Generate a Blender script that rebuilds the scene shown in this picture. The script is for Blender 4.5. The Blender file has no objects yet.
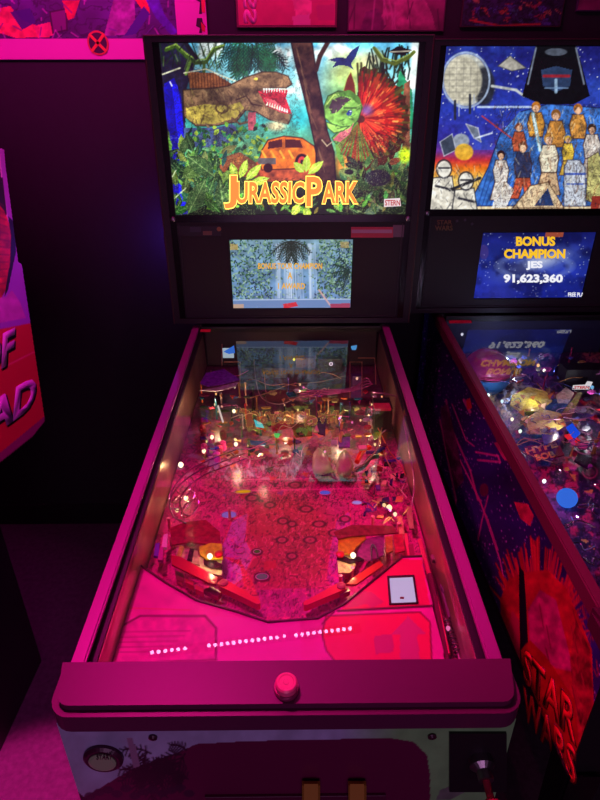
import bpy, bmesh, math, random
import numpy as np
from mathutils import Vector, Matrix
rnd = random.Random(7)
S = bpy.context.scene
COL = S.collection

# ------------------------------------------------------------------ camera
CX, CY, CZ = 0.01445, -0.46242, 1.59641
PITCH, YAW, ROLL, FPX = 0.472875, 0.0074530, -0.0020989, 564.87
_fw = np.array([math.sin(YAW)*math.cos(PITCH), math.cos(YAW)*math.cos(PITCH), -math.sin(PITCH)])
_r = np.array([math.cos(YAW), -math.sin(YAW), 0.0]); _u = np.cross(_r, _fw)
_r2 = _r*math.cos(ROLL)+_u*math.sin(ROLL); _u2 = -_r*math.sin(ROLL)+_u*math.cos(ROLL)
CAM = np.array([CX, CY, CZ])
def project(P):
    X = np.asarray(P, float)-CAM; d = X@_fw
    return 300+FPX*(X@_r2)/d, 400-FPX*(X@_u2)/d
def hit(px, py, n, d):
    r = _fw*FPX+_r2*(px-300)-_u2*(py-400); n = np.array(n, float)
    t = (d-n@CAM)/(n@r); return CAM+t*r
cam = bpy.data.cameras.new('camera'); co = bpy.data.objects.new('camera', cam); COL.objects.link(co)
M = Matrix(((_r2[0], _u2[0], -_fw[0], CX), (_r2[1], _u2[1], -_fw[1], CY), (_r2[2], _u2[2], -_fw[2], CZ), (0, 0, 0, 1)))
co.matrix_world = M
cam.sensor_fit = 'HORIZONTAL'; cam.sensor_width = 36; cam.lens = FPX/600*36; cam.clip_start = 0.02
S.camera = co
vs = S.view_settings
vs.view_transform = 'Standard'; vs.look = 'None'; vs.gamma = 1; vs.use_curve_mapping = False; vs.exposure = 0

# ------------------------------------------------------------------ materials
def s2l(c):
    c = np.asarray(c, float)/255.0
    return np.where(c <= .04045, c/12.92, ((c+.055)/1.055)**2.4)
def lin(c): return tuple(float(v) for v in s2l(c))+(1.0,)
_mc = {}
def mat(c, rough=.45, metal=0., spec=.5, bump=0., bscale=60., vary=0., coat=0.):
    k = ('p', tuple(c), rough, metal, spec, bump, bscale, vary, coat)
    if k in _mc: return _mc[k]
    m = bpy.data.materials.new('surface'); m.use_nodes = True; nt = m.node_tree; b = nt.nodes['Principled BSDF']
    b.inputs['Base Color'].default_value = lin(c); b.inputs['Roughness'].default_value = rough
    b.inputs['Metallic'].default_value = metal; b.inputs['Specular IOR Level'].default_value = spec
    b.inputs['Coat Weight'].default_value = coat
    tc = nt.nodes.new('ShaderNodeTexCoord'); nz = nt.nodes.new('ShaderNodeTexNoise')
    nz.inputs['Scale'].default_value = bscale; nz.inputs['Detail'].default_value = 4
    nt.links.new(tc.outputs['Object'], nz.inputs['Vector'])
    if vary:
        mx = nt.nodes.new('ShaderNodeMix'); mx.data_type = 'RGBA'
        mx.inputs[6].default_value = lin([v*(1-vary) for v in c]); mx.inputs[7].default_value = lin([min(255, v*(1+vary)) for v in c])
        nt.links.new(nz.outputs['Fac'], mx.inputs[0]); nt.links.new(mx.outputs[2], b.inputs['Base Color'])
    if bump:
        bp = nt.nodes.new('ShaderNodeBump'); bp.inputs['Strength'].default_value = bump; bp.inputs['Distance'].default_value = .002
        nt.links.new(nz.outputs['Fac'], bp.inputs['Height']); nt.links.new(bp.outputs['Normal'], b.inputs['Normal'])
    _mc[k] = m; return m
def emit(c, s=1.):
    k = ('e', tuple(c), s)
    if k in _mc: return _mc[k]
    m = bpy.data.materials.new('lit'); m.use_nodes = True; nt = m.node_tree; nt.nodes.clear()
    e = nt.nodes.new('ShaderNodeEmission'); o = nt.nodes.new('ShaderNodeOutputMaterial')
    e.inputs[0].default_value = lin(c); e.inputs[1].default_value = s; nt.links.new(e.outputs[0], o.inputs[0])
    _mc[k] = m; return m
def art_mat(lit=0., rough=.35, spec=.5):
    k = ('a', lit, rough, spec)
    if k in _mc: return _mc[k]
    m = bpy.data.materials.new('printed_art'); m.use_nodes = True; nt = m.node_tree; b = nt.nodes['Principled BSDF']
    a = nt.nodes.new('ShaderNodeAttribute'); a.attribute_name = 'Col'
    if lit:
        b.inputs['Base Color'].default_value = (0.01, .01, .01, 1); nt.links.new(a.outputs['Color'], b.inputs['Emission Color']); b.inputs['Emission Strength'].default_value = lit
        b.inputs['Roughness'].default_value = .25
    else:
        nt.links.new(a.outputs['Color'], b.inputs['Base Color']); b.inputs['Roughness'].default_value = rough
    b.inputs['Specular IOR Level'].default_value = spec
    _mc[k] = m; return m
def clear_mat(col, rough, amount, ior=1.5):
    m = bpy.data.materials.new('clear'); m.use_nodes = True; nt = m.node_tree; nt.nodes.clear()
    t = nt.nodes.new('ShaderNodeBsdfTransparent'); g = nt.nodes.new('ShaderNodeBsdfGlossy'); f = nt.nodes.new('ShaderNodeFresnel')
    ge = nt.nodes.new('ShaderNodeNewGeometry'); io = nt.nodes.new('ShaderNodeMapRange'); io.inputs['To Min'].default_value = ior; io.inputs['To Max'].default_value = 1/ior
    nt.links.new(ge.outputs['Backfacing'], io.inputs['Value']); nt.links.new(io.outputs['Result'], f.inputs[0])
    mu = nt.nodes.new('ShaderNodeMath'); mu.operation = 'MULTIPLY'; mu.inputs[1].default_value = amount; mu.use_clamp = True
    mx = nt.nodes.new('ShaderNodeMixShader'); o = nt.nodes.new('ShaderNodeOutputMaterial')
    t.inputs[0].default_value = col+(1,); g.inputs['Roughness'].default_value = rough
    L = nt.links.new
    fr = nt.nodes.new('ShaderNodeMath'); fr.operation = 'SUBTRACT'; fr.inputs[0].default_value = 1; L(ge.outputs['Backfacing'], fr.inputs[1])
    m2 = nt.nodes.new('ShaderNodeMath'); m2.operation = 'MULTIPLY'; L(f.outputs[0], mu.inputs[0]); L(mu.outputs[0], m2.inputs[0]); L(fr.outputs[0], m2.inputs[1]); L(m2.outputs[0], mx.inputs[0]); L(t.outputs[0], mx.inputs[1]); L(g.outputs[0], mx.inputs[2]); L(mx.outputs[0], o.inputs[0])
    return m
GLASS = clear_mat((.97, .97, .97), 0.0, 2.1)
PLASTIC_CLEAR = clear_mat((.9, .85, .9), .08, 2.0)
BLACK = mat((22, 20, 24), .5, bump=.15, bscale=300)
BLACKG = mat((14, 13, 16), .22)
CHROME = mat((215, 210, 215), .18, 1.)
STEEL = mat((150, 145, 150), .35, 1., bump=.1, bscale=200)

# ------------------------------------------------------------------ objects
def inv(parent): return parent.matrix_world.inverted() if parent else None
_world = {}
def obj(name, me_or_bm, m=None, parent=None, label=None, smooth=False):
    if isinstance(me_or_bm, bmesh.types.BMesh):
        me = bpy.data.meshes.new(name); bmesh.ops.recalc_face_normals(me_or_bm, faces=me_or_bm.faces[:]); me_or_bm.to_mesh(me); me_or_bm.free()
    else: me = me_or_bm
    if parent is not None:
        if parent.parent is not None and parent.parent.parent is not None: parent = parent.parent      # thing > part > sub-part, no deeper
        me.transform(_world[parent.name].inverted())
    if m is not None: me.materials.append(m)
    if smooth:
        me.polygons.foreach_set('use_smooth', [True]*len(me.polygons))
    o = bpy.data.objects.new(name, me); COL.objects.link(o)
    if parent is not None: o.parent = parent; _world[o.name] = _world[parent.name].copy()
    else: _world[o.name] = Matrix.Identity(4)
    if label: o['label'] = label
    return o
def recenter(o):
    """top-level mesh: put its origin in its own middle bottom"""
    me = o.data; co_ = [v.co for v in me.vertices]
    c = Vector(((min(v.x for v in co_)+max(v.x for v in co_))/2, (min(v.y for v in co_)+max(v.y for v in co_))/2, min(v.z for v in co_)))
    me.transform(Matrix.Translation(-c)); o.location = c; return o
def thing(name, label, cat, mw=Matrix.Identity(4), group=None):
    o = bpy.data.objects.new(name, None); COL.objects.link(o); o.matrix_world = mw; o.empty_display_size = .05
    o['label'] = label; o['category'] = cat
    if group: o['group'] = group
    _world[o.name] = mw.copy(); return o
def tag(o, label, cat, group=None, kind=None):
    o['label'] = label; o['category'] = cat
    if group: o['group'] = group
    if kind: o['kind'] = kind
    return o
def box(bm, x0, x1, y0, y1, z0, z1, T=None, bev=0.):
    b = bmesh.new(); bmesh.ops.create_cube(b, size=1)
    for v in b.verts: v.co = Vector(((x0+x1)/2+v.co.x*(x1-x0), (y0+y1)/2+v.co.y*(y1-y0), (z0+z1)/2+v.co.z*(z1-z0)))
    if bev: bmesh.ops.bevel(b, geom=b.edges[:], offset=bev, segments=3, affect='EDGES', profile=.5)
    if T: b.transform(T)
    merge(bm, b)
def merge(bm, b):
    me = bpy.data.meshes.new('t'); b.to_mesh(me); b.free(); bm.from_mesh(me); bpy.data.meshes.remove(me)
def prism(pts, off):
    """pts: loop of world points; extruded by the vector off"""
    bm = bmesh.new(); o = Vector(off)
    a = [bm.verts.new(Vector(p)) for p in pts]; c = [bm.verts.new(Vector(p)+o) for p in pts]; n = len(pts)
    bm.faces.new(a); bm.faces.new(c[::-1])
    for i in range(n): bm.faces.new((a[i], a[(i+1) % n], c[(i+1) % n], c[i]))
    return bm
def tube(pts, r, seg=8, closed=False, bm=None):
    own = bm is None
    if own: bm = bmesh.new()
    P = [Vector(p) for p in pts]; n = len(P); rings = []
    up = Vector((0, 0, 1)); prev = None
    for i, p in enumerate(P):
        a = P[(i-1) % n] if (i or closed) else p; b = P[(i+1) % n] if (i < n-1 or closed) else p
        t = (b-a)
        if t.length < 1e-9: t = Vector((0, 0, 1))
        t.normalize()
        if prev is None:
            s = t.cross(up)
            if s.length < .05: s = t.cross(Vector((1, 0, 0)))
        else: s = prev-t*prev.dot(t)
        s.normalize(); prev = s; w = t.cross(s)
        rr = r[i] if isinstance(r, (list, tuple)) else r
        rings.append([bm.verts.new(p+(s*math.cos(k*2*math.pi/seg)+w*math.sin(k*2*math.pi/seg))*rr) for k in range(seg)])
    for i in range(n if closed else n-1):
        A = rings[i]; B = rings[(i+1) % n]
        for k in range(seg): bm.faces.new((A[k], A[(k+1) % seg], B[(k+1) % seg], B[k]))
    if not closed: bm.faces.new(rings[0][::-1]); bm.faces.new(rings[-1])
    return bm
def lathe(prof, base, seg=14, axis=None, bm=None):
    """prof: (radius, height) pairs from base upward"""
    own = bm is None
    b = bmesh.new(); rings = []
    for r, h in prof: rings.append([b.verts.new((max(r, 1e-5)*math.cos(k*2*math.pi/seg), max(r, 1e-5)*math.sin(k*2*math.pi/seg), h)) for k in range(seg)])
    for i in range(len(rings)-1):
        for k in range(seg): b.faces.new((rings[i][k], rings[i][(k+1) % seg], rings[i+1][(k+1) % seg], rings[i+1][k]))
    b.faces.new(rings[0][::-1]); b.faces.new(rings[-1])
    R = Matrix.Identity(4)
    if axis is not None: R = Vector((0, 0, 1)).rotation_difference(Vector(axis)).to_matrix().to_4x4()
    b.transform(Matrix.Translation(Vector(base))@R)
    if own: return b
    merge(bm, b); return bm
def smooth_path(pts, n=6):
    P = [Vector(p) for p in pts]; out = []
    for i in range(len(P)-1):
        p0 = P[max(i-1, 0)]; p1 = P[i]; p2 = P[i+1]; p3 = P[min(i+2, len(P)-1)]
        for k in range(n):
            t = k/n; out.append(.5*((2*p1)+(p2-p0)*t+(2*p0-5*p1+4*p2-p3)*t*t+(3*p1-p0-3*p2+p3)*t**3))
    out.append(P[-1]); return out
def lettering(body, A, B, D, m, parent, name='lettering', depth=.0008, bold=0., label=None, shear=0., out=None, spacing=1., fit=True):
    """text fitted in the parallelogram with lower-left A, lower-right B, upper-left D"""
    cu = bpy.data.curves.new('t', 'FONT'); cu.body = body; cu.size = 1; cu.offset = bold; cu.shear = shear; cu.resolution_u = 3; cu.space_character = spacing
    o = bpy.data.objects.new('t', cu); COL.objects.link(o); dg = bpy.context.evaluated_depsgraph_get(); dg.update()
    me = bpy.data.meshes.new_from_object(o.evaluated_get(dg)); bpy.data.objects.remove(o); bpy.data.curves.remove(cu)
    A, B, D = Vector(A), Vector(B), Vector(D); U = B-A; V = D-A; N = U.cross(V).normalized()
    if out is not None and N.dot(Vector(out)) < 0: N = -N
    xs = [v.co.x for v in me.vertices]; ys = [v.co.y for v in me.vertices]; x0, x1, y0, y1 = min(xs), max(xs), min(ys), max(ys)
    for v in me.vertices: v.co = A+U*((v.co.x-x0)/(x1-x0))+V*((v.co.y-y0)/(y1-y0))+N*depth
    bm = bmesh.new(); bm.from_mesh(me); bpy.data.meshes.remove(me)
    r = bmesh.ops.extrude_face_region(bm, geom=bm.faces[:])
    for g in r['geom']:
        if isinstance(g, bmesh.types.BMVert): g.co -= N*depth*.8
    return obj(name, bm, m, parent, label)

# ------------------------------------------------------------------ painted panels
def vnoise(X, Y, seed):
    rs = np.random.RandomState(seed); G = rs.rand(64, 64)
    xi = np.floor(X).astype(int); yi = np.floor(Y).astype(int); fx = X-xi; fy = Y-yi
    fx = fx*fx*(3-2*fx); fy = fy*fy*(3-2*fy); a = xi % 64; b = (xi+1) % 64; c = yi % 64; d = (yi+1) % 64
    return (G[c, a]*(1-fx)+G[c, b]*fx)*(1-fy)+(G[d, a]*(1-fx)+G[d, b]*fx)*fy
def fbm(X, Y, s, seed, o=4):
    v = 0; w = .5; t = 0
    for k in range(o): v = v+w*vnoise(X/s*2**k+17*k, Y/s*2**k+31*k, seed+k); t += w; w *= .5
    return v/t
class Art:
    def __init__(s, O, U, V, nu, nv, T=None, coords=None):
        """O corner, U and V full edge vectors; the painting coordinates are those the panel has in the photograph"""
        s.O, s.U, s.V = [np.array(q, float) for q in (O, U, V)]; s.nu, s.nv = nu, nv
        i, j = np.meshgrid(np.linspace(0, 1, nu), np.linspace(0, 1, nv))
        s.P = s.O+i[..., None]*s.U+j[..., None]*s.V; s.a, s.b = i, j
        if T is not None: s.P = s.P@np.array(T.to_3x3()).T+np.array(T.translation)
        if coords: s.X, s.Y = coords(i, j)
        else: s.X, s.Y = project(s.P)
        s.C = np.zeros(s.X.shape+(3,)); s.ext = None
    def mix(s, m, col, a=1.):
        m = np.clip(m*a, 0, 1)[..., None]; s.C = s.C*(1-m)+np.asarray(col, float)*m
    def fill(s, col): s.C[:] = col
    def grad(s, stops):
        ys = [q[0] for q in stops]
        for k in range(3): s.C[..., k] = np.interp(s.Y, ys, [q[1][k] for q in stops])
    def polym(s, pts):
        X, Y = s.X, s.Y; m = np.zeros(X.shape, bool); n = len(pts)
        xs = [p[0] for p in pts]; ys = [p[1] for p in pts]
        bb = (X >= min(xs)) & (X <= max(xs)) & (Y >= min(ys)) & (Y <= max(ys)); idx = np.nonzero(bb)
        x, y = X[idx], Y[idx]; q = np.zeros(x.shape, bool)
        for i in range(n):
            (x0, y0), (x1, y1) = pts[i], pts[(i+1) % n]
            if y0 == y1: continue
            q ^= ((y0 > y) != (y1 > y)) & (x < (x1-x0)*(y-y0)/(y1-y0)+x0)
        m[idx] = q; return m
    def poly(s, pts, col, a=1., edge=None, ew=.8, tex=0, seed=3):
        m = s.polym(pts)
        if tex:
            n = fbm(s.X, s.Y, 7, seed); c = np.asarray(col, float)[None, None]*(1+tex*(n-.5)[..., None]*2)
            mm = (m*a)[..., None]; s.C = s.C*(1-mm)+np.clip(c, 0, 255)*mm
        else: s.mix(m, col, a)
        if edge is not None: s.line(list(pts)+[pts[0]], ew, edge)
    def ell(s, cx, cy, rx, ry, col, a=1., rot=0., soft=.15):
        c, q = math.cos(rot), math.sin(rot); dx, dy = s.X-cx, s.Y-cy
        d = np.sqrt(((dx*c+dy*q)/rx)**2+((-dx*q+dy*c)/ry)**2); s.mix(np.clip((1-d)/max(soft, 1e-3), 0, 1), col, a)
    def ring(s, cx, cy, rx, ry, w, col, a=1.):
        d = np.sqrt(((s.X-cx)/rx)**2+((s.Y-cy)/ry)**2); s.mix(np.clip(1-np.abs(d-1)*min(rx, ry)/w, 0, 1)**.5, col, a)
    def line(s, pts, w, col, a=1.):
        for (x0, y0), (x1, y1) in zip(pts[:-1], pts[1:]):
            bb = (s.X > min(x0, x1)-w-1) & (s.X < max(x0, x1)+w+1) & (s.Y > min(y0, y1)-w-1) & (s.Y < max(y0, y1)+w+1); idx = np.nonzero(bb)
            if not len(idx[0]): continue
            x, y = s.X[idx], s.Y[idx]; L = (x1-x0)**2+(y1-y0)**2+1e-9; t = np.clip(((x-x0)*(x1-x0)+(y-y0)*(y1-y0))/L, 0, 1)
            d = np.hypot(x-x0-t*(x1-x0), y-y0-t*(y1-y0)); m = np.clip((w/2+.5-d), 0, 1)*a
            s.C[idx] = s.C[idx]*(1-m[:, None])+np.asarray(col, float)*m[:, None]
    def noise(s, sc, amt, seed=1, m=None):
        n = (fbm(s.X, s.Y, sc, seed)-.5)*2*amt; s.C = np.clip(s.C*(1+(n if m is None else n*m)[..., None]), 0, 255)
    def contours(s, sc, col, w=.02, a=.8, seed=5, levels=5, m=None):
        n = fbm(s.X, s.Y, sc, seed)*levels; d = np.abs(n-np.round(n)); k = np.clip(1-d/(w*levels), 0, 1)
        s.mix(k if m is None else k*m, col, a)
    def leaf(s, x, y, L, ang, w, col, vein=None):
        c, q = math.cos(ang), math.sin(ang); pts = []
        for t, ww in ((0, 0), (.2, .7), (.5, 1), (.8, .6), (1, 0), (.8, -.6), (.5, -1), (.2, -.7)):
            pts.append((x+c*L*t-q*ww*w, y+q*L*t+c*ww*w))
        s.poly(pts, col)
        if vein is not None:
            s.line([(x, y), (x+c*L, y+q*L)], .5, vein, .8)
            for t in (.25, .45, .65):
                for sg in (-1, 1): s.line([(x+c*L*t, y+q*L*t), (x+c*L*(t+.15)-q*sg*w*.7, y+q*L*(t+.15)+c*sg*w*.7)], .3, vein, .5)
    def frond(s, x, y, L, a0, col, droop=1., n=12, ll=8, w=.8):
        px, py = x, y; ang = a0
        for i in range(n):
            ang += droop*.12*(1 if math.cos(a0) > 0 else -1); qx = px+math.cos(ang)*L/n; qy = py+math.sin(ang)*L/n
            s.line([(px, py), (qx, qy)], w, col)
            for sg in (-1, 1):
                b = ang+sg*1.0; k = ll*(1-.6*i/n); s.line([(qx, qy), (qx+math.cos(b)*k, qy+math.sin(b)*k+k*.4)], w*.8, col)
            px, py = qx, qy
    def build(s, name, m, parent, thick=(0, 0, 0), label=None):
        nu, nv = s.nu, s.nv; V = s.P.reshape(-1, 3)
        k = np.arange(nu*nv).reshape(nv, nu); F = np.stack([k[:-1, :-1], k[:-1, 1:], k[1:, 1:], k[1:, :-1]], -1).reshape(-1, 4)
        th = np.array(thick, float)
        verts = V; faces = F
        if np.abs(th).sum():
            cor = np.array([s.P[0, 0], s.P[0, -1], s.P[-1, -1], s.P[-1, 0]]); b = len(V); verts = np.vstack([V, cor, cor+th])
            ex = [[b+7, b+6, b+5, b+4]]+[[b+i, b+(i+1) % 4, b+4+(i+1) % 4, b+4+i] for i in range(4)]
            faces = np.vstack([F, np.array(ex)])
        me = bpy.data.meshes.new(name); me.vertices.add(len(verts)); me.vertices.foreach_set('co', verts.ravel())
        me.loops.add(faces.size); me.loops.foreach_set('vertex_index', faces.ravel().astype(np.int32))
        me.polygons.add(len(faces)); me.polygons.foreach_set('loop_start', np.arange(0, faces.size, 4, dtype=np.int32))
        me.polygons.foreach_set('loop_total', np.full(len(faces), 4, dtype=np.int32)); me.update(); me.validate()
        C = np.zeros((len(verts), 4)); C[:, 3] = 1; C[:len(V), :3] = s2l(np.clip(s.C, 0, 255)).reshape(-1, 3); C[len(V):, :3] = .01
        at = me.color_attributes.new('Col', 'FLOAT_COLOR', 'POINT'); at.data.foreach_set('color', C.ravel().astype(np.float32))
        return obj(name, me, m, parent, label)

# ------------------------------------------------------------------ the room
WALL_Y = 1.5; CEIL = 2.62
def structure(name, x0, x1, y0, y1, z0, z1, m):
    bm = bmesh.new(); box(bm, x0, x1, y0, y1, z0, z1); o = obj(name, bm, m); o['kind'] = 'structure'; return o
wm = mat((26, 22, 30), .7, bump=.3, bscale=30, vary=.2)
structure('floor', -2.2, 2.6, -2.6, WALL_Y+.1, -.1, 0, mat((62, 46, 58), .85, bump=1., bscale=60, vary=.35))
structure('ceiling', -2.2, 2.6, -2.6, WALL_Y+.1, CEIL, CEIL+.1, mat((160, 150, 160), .8, vary=.1, bscale=8))
structure('wall_back', -2.2, 2.6, WALL_Y, WALL_Y+.1, 0, CEIL, wm)
structure('wall_left', -2.2, -2.1, -2.5, WALL_Y, 0, CEIL, wm)
structure('wall_right', 2.5, 2.6, -2.5, WALL_Y, 0, CEIL, wm)
structure('wall_front', -2.1, 2.5, -2.6, -2.5, 0, CEIL, wm)
structure('baseboard_back', -2.1, 2.5, WALL_Y-.012, WALL_Y, 0, .10, mat((20, 16, 22), .5))

# ------------------------------------------------------------------ pinball machine body
ZF = .93; SL = .0856; YB = 1.1222; ZB = 1.040; HB = .716
def rail_z(y): return ZF+y*math.tan(SL)
GZ0, GSL = .883, .127         # glass height at the front and its slope
def glass_z(y): return GZ0+y*math.tan(GSL)
PZ0, PSL = .834, .055
def pf_z(y): return PZ0+(y-.1)*PSL
def machine(root, T, bbdx, rail_m, edge_m, bar_m):
    """T: world matrix; returns dict of the parts. every mesh is made in local coordinates, moved by T"""
    d = {}
    def put(name, bm, m, parent=root, label=None, smooth=False):
        bm.transform(T); return obj(name, bm, m, parent, label, smooth)
    # cabinet: two sides, front, back and bottom boards
    bm = bmesh.new()
    zb0, zb1 = .565, .60
    for s in (-1, 1):
        x = s*.2825; prof = [(x, .012, zb0), (x, 1.33, zb1), (x, 1.33, 1.03), (x, YB+.02, 1.03), (x, YB+.02, rail_z(YB)-.016), (x, .012, rail_z(0)-.018)]
        b = prism(prof, (-s*.018, 0, 0)); merge(bm, b)
    box(bm, -.2645, .2645, .012, .030, zb0+.001, .882); box(bm, -.2645, .2645, 1.312, 1.329, zb1, 1.03)
    b = prism([(-.2645, .03, zb0), (.2645, .03, zb0), (.2645, 1.312, zb1), (-.2645, 1.312, zb1)], (0, 0, .012)); merge(bm, b)
    box(bm, -.2645, .2645, YB-.0, 1.312, 1.012, 1.030)
    d['cabinet'] = put('cabinet', bm, BLACK)
    # rails
    for s in (-1, 1):
        y0, y1 = .052, YB+.018
        pts = [(s*.2722, y0, rail_z(y0)), (s*.2925, y0, rail_z(y0)), (s*.2925, y0, rail_z(y0)-.034), (s*.2835, y0, rail_z(y0)-.034), (s*.2835, y0, rail_z(y0)-.010), (s*.2722, y0, rail_z(y0)-.010)]
        b = prism(pts, (0, y1-y0, rail_z(y1)-rail_z(y0))); bmesh.ops.recalc_face_normals(b, faces=b.faces[:])
        eds = [e for e in b.edges if abs((e.verts[0].co-e.verts[1].co).y) > .5]; bmesh.ops.bevel(b, geom=eds, offset=.0025, segments=2, affect='EDGES')
        d['rail%d' % s] = put('side_rail', b, rail_m)
    # lockbar with rounded front corners
    b = bmesh.new(); rr = .028; pts = []
    for k in range(7): a = math.pi+k/6*math.pi/2; pts.append((-.302+rr+rr*math.cos(a), -.012+rr+rr*math.sin(a)))
    for k in range(7): a = 1.5*math.pi+k/6*math.pi/2; pts.append((.302-rr+rr*math.cos(a), -.012+rr+rr*math.sin(a)))
    pts += [(.302, .056), (-.302, .056)]
    b = prism([(x, y, rail_z(y)+.002-.038) for x, y in pts], (0, 0, .038)); bmesh.ops.recalc_face_normals(b, faces=b.faces[:])
    eds = [e for e in b.edges if min(v.co.z-rail_z(v.co.y) for v in e.verts) > 0 and max(v.co.y for v in e.verts) < .055]
    bmesh.ops.bevel(b, geom=eds, offset=.009, segments=4, affect='EDGES')
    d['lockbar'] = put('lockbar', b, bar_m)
    # glass
    b = prism([(-.2715, .056, glass_z(.056)), (.2715, .056, glass_z(.056)), (.2715, YB-.004, glass_z(YB)), (-.2715, YB-.004, glass_z(YB))], (0, 0, -.004))
    d['glass'] = put('playfield_glass', b, GLASS)
    # legs
    for sx in (-1, 1):
        for y, zt, dy in ((.006, .60, -1), (1.33, .66, 1)):
            b = bmesh.new()
            for (ax, ay) in ((1, 0), (0, 1)):
                w = .055
                if ax: q = [(sx*.286, y, zt), (sx*(.286-w), y, zt), (sx*(.286-w*.5)+sx*.02, y+dy*.03, .05), (sx*.306, y+dy*.03, .05)]; n = (0, dy*.004, 0)
                else: q = [(sx*.286, y, zt), (sx*.286, y-dy*w, zt), (sx*.306, y+dy*(.03-w*.5), .05), (sx*.306, y+dy*.03, .05)]; n = (sx*.004, 0, 0)
                merge(b, prism(q, n))
            lg = put('leg', b, CHROME if 0 else BLACKG)
            put('leg_leveler', lathe([(.006, .055), (.006, .02), (.022, .012), (.024, 0)][::-1], (sx*.292, y+dy*.016, 0)), STEEL, lg, smooth=False)
    # backbox shell
    B = .345; x0, x1 = bbdx-B, bbdx+B; z0, z1 = ZB, ZB+HB; y0, y1 = YB, YB+.235
    bm = bmesh.new()
    box(bm, x0, x0+.018, y0, y1, z0, z1); box(bm, x1-.018, x1, y0, y1, z0, z1)
    box(bm, x0+.018, x1-.018, y0, y1, z1-.013, z1); box(bm, x0+.018, x1-.018, y0, y1, z0, z0+.015); box(bm, x0+.018, x1-.018, y1-.012, y1, z0+.015, z1-.013)
    d['backbox'] = bb = put('backbox', bm, BLACK)
    # frame strips round the translite
    bm = bmesh.new()
    box(bm, x0+.018, x0+.034, y0+.004, y0+.03, z0+.015, z1-.013); box(bm, x1-.034, x1-.018, y0+.004, y0+.03, z0+.015, z1-.013)
    box(bm, x0+.034, x1-.034, y0+.006, y0+.03, 1.327, 1.346); box(bm, x0+.034, x1-.034, y0+.006, y0+.03, 1.7415, z1-.013)
    put('translite_frame', bm, BLACKG, bb)
    # moulding round the front edge, hinge bolts
    bm = bmesh.new()
    for xx in (x0, x1): tube([(xx, y0, z0), (xx, y0, z1)], .0022, 6, bm=bm)
    tube([(x0, y0, z1), (x1, y0, z1)], .0022, 6, bm=bm)
    put('edge_moulding', bm, edge_m, bb)
    for xx in (x0+.026, x1-.026):
        put('corner_bolt', lathe([(.007, 0), (.007, .003), (.004, .005), (0, .0055)], (xx, y0+.004, 1.336), axis=(0, -1, 0)), STEEL, bb)
    # speaker panel
    bm = bmesh.new(); px0, px1 = bbdx-.311, bbdx+.311
    sx0, sx1, sz0, sz1 = bbdx-.172, bbdx+.174, 1.081, 1.281
    if bbdx < -.01: sx0 += .022; sx1 += .012
    y = y0+.008
    box(bm, px0, sx0, y, y+.018, ZB+.015, 1.327); box(bm, sx1, px1, y, y+.018, ZB+.015, 1.327)
    box(bm, sx0, sx1, y, y+.018, ZB+.015, sz0); box(bm, sx0, sx1, y, y+.018, sz1, 1.327)
    d['panel'] = sp = put('speaker_panel', bm, mat((24, 24, 26), .55, bump=.4, bscale=500))
    d['screen_rect'] = (sx0+.002, sx1-.002, sz0+.002, sz1-.002, y+.004); d['tl'] = (px0, px1, 1.346, 1.7415, y0+.012)
    bm = bmesh.new()
    for s0, s1 in ((px0+.004, px0+.006), (px1-.006, px1-.004)): box(bm, s0, s1, y-.003, y, ZB+.02, 1.322)
    box(bm, px0+.006, px1-.006, y-.003, y, 1.058, 1.0605)
    put('panel_trim', bm, mat((38, 36, 40), .5), sp)
    return d

# ------------------------------------------------------------------ helpers that read a place in the photograph on a machine's planes
class Bed:
    """the sloping playfield of one machine; at(px,py,h) is the world point h above it"""
    def __init__(s, T, o=0.):
        s.T = T; n = np.array((T.to_3x3()@Vector((0, -PSL, 1)))[:]); s.n = n
        s.p0 = np.array((T@Vector((0, .1, PZ0)))[:])
    def at(s, px, py, h=0.):
        return Vector(hit(px, py, s.n, s.n@s.p0+h))
class Face:
    """an upright plane y = const in a machine's own frame"""
    def __init__(s, T, y):
        s.n = np.array((T.to_3x3()@Vector((0, 1, 0)))[:]); s.d = float(s.n@np.array((T@Vector((0, y, 1)))[:]))
    def at(s, px, py): return Vector(hit(px, py, s.n, s.d))
Z = Vector((0, 0, 1))
def panel_art(T, rect, nu, nv):
    x0, x1, z0, z1, y = rect; return Art((x0, y, z0), (x1-x0, 0, 0), (0, 0, z1-z0), nu, nv, T)

RAIL_PINK = mat((205, 60, 140), .38, .35, bump=.05, bscale=120)
T1 = Matrix.Identity(4)
R1 = thing('pinball_machine', 'wide open pinball machine in the centre with a jungle and dinosaur backglass', 'pinball machine', T1)
A = machine(R1, T1, 0.002, mat((165, 50, 140), .42, .25, bump=.05, bscale=150), mat((66, 50, 44), .5), mat((96, 26, 74), .45, .2, bump=.05, bscale=150))  # lockbar is the rail material copied darker, shade put into its colour

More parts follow.
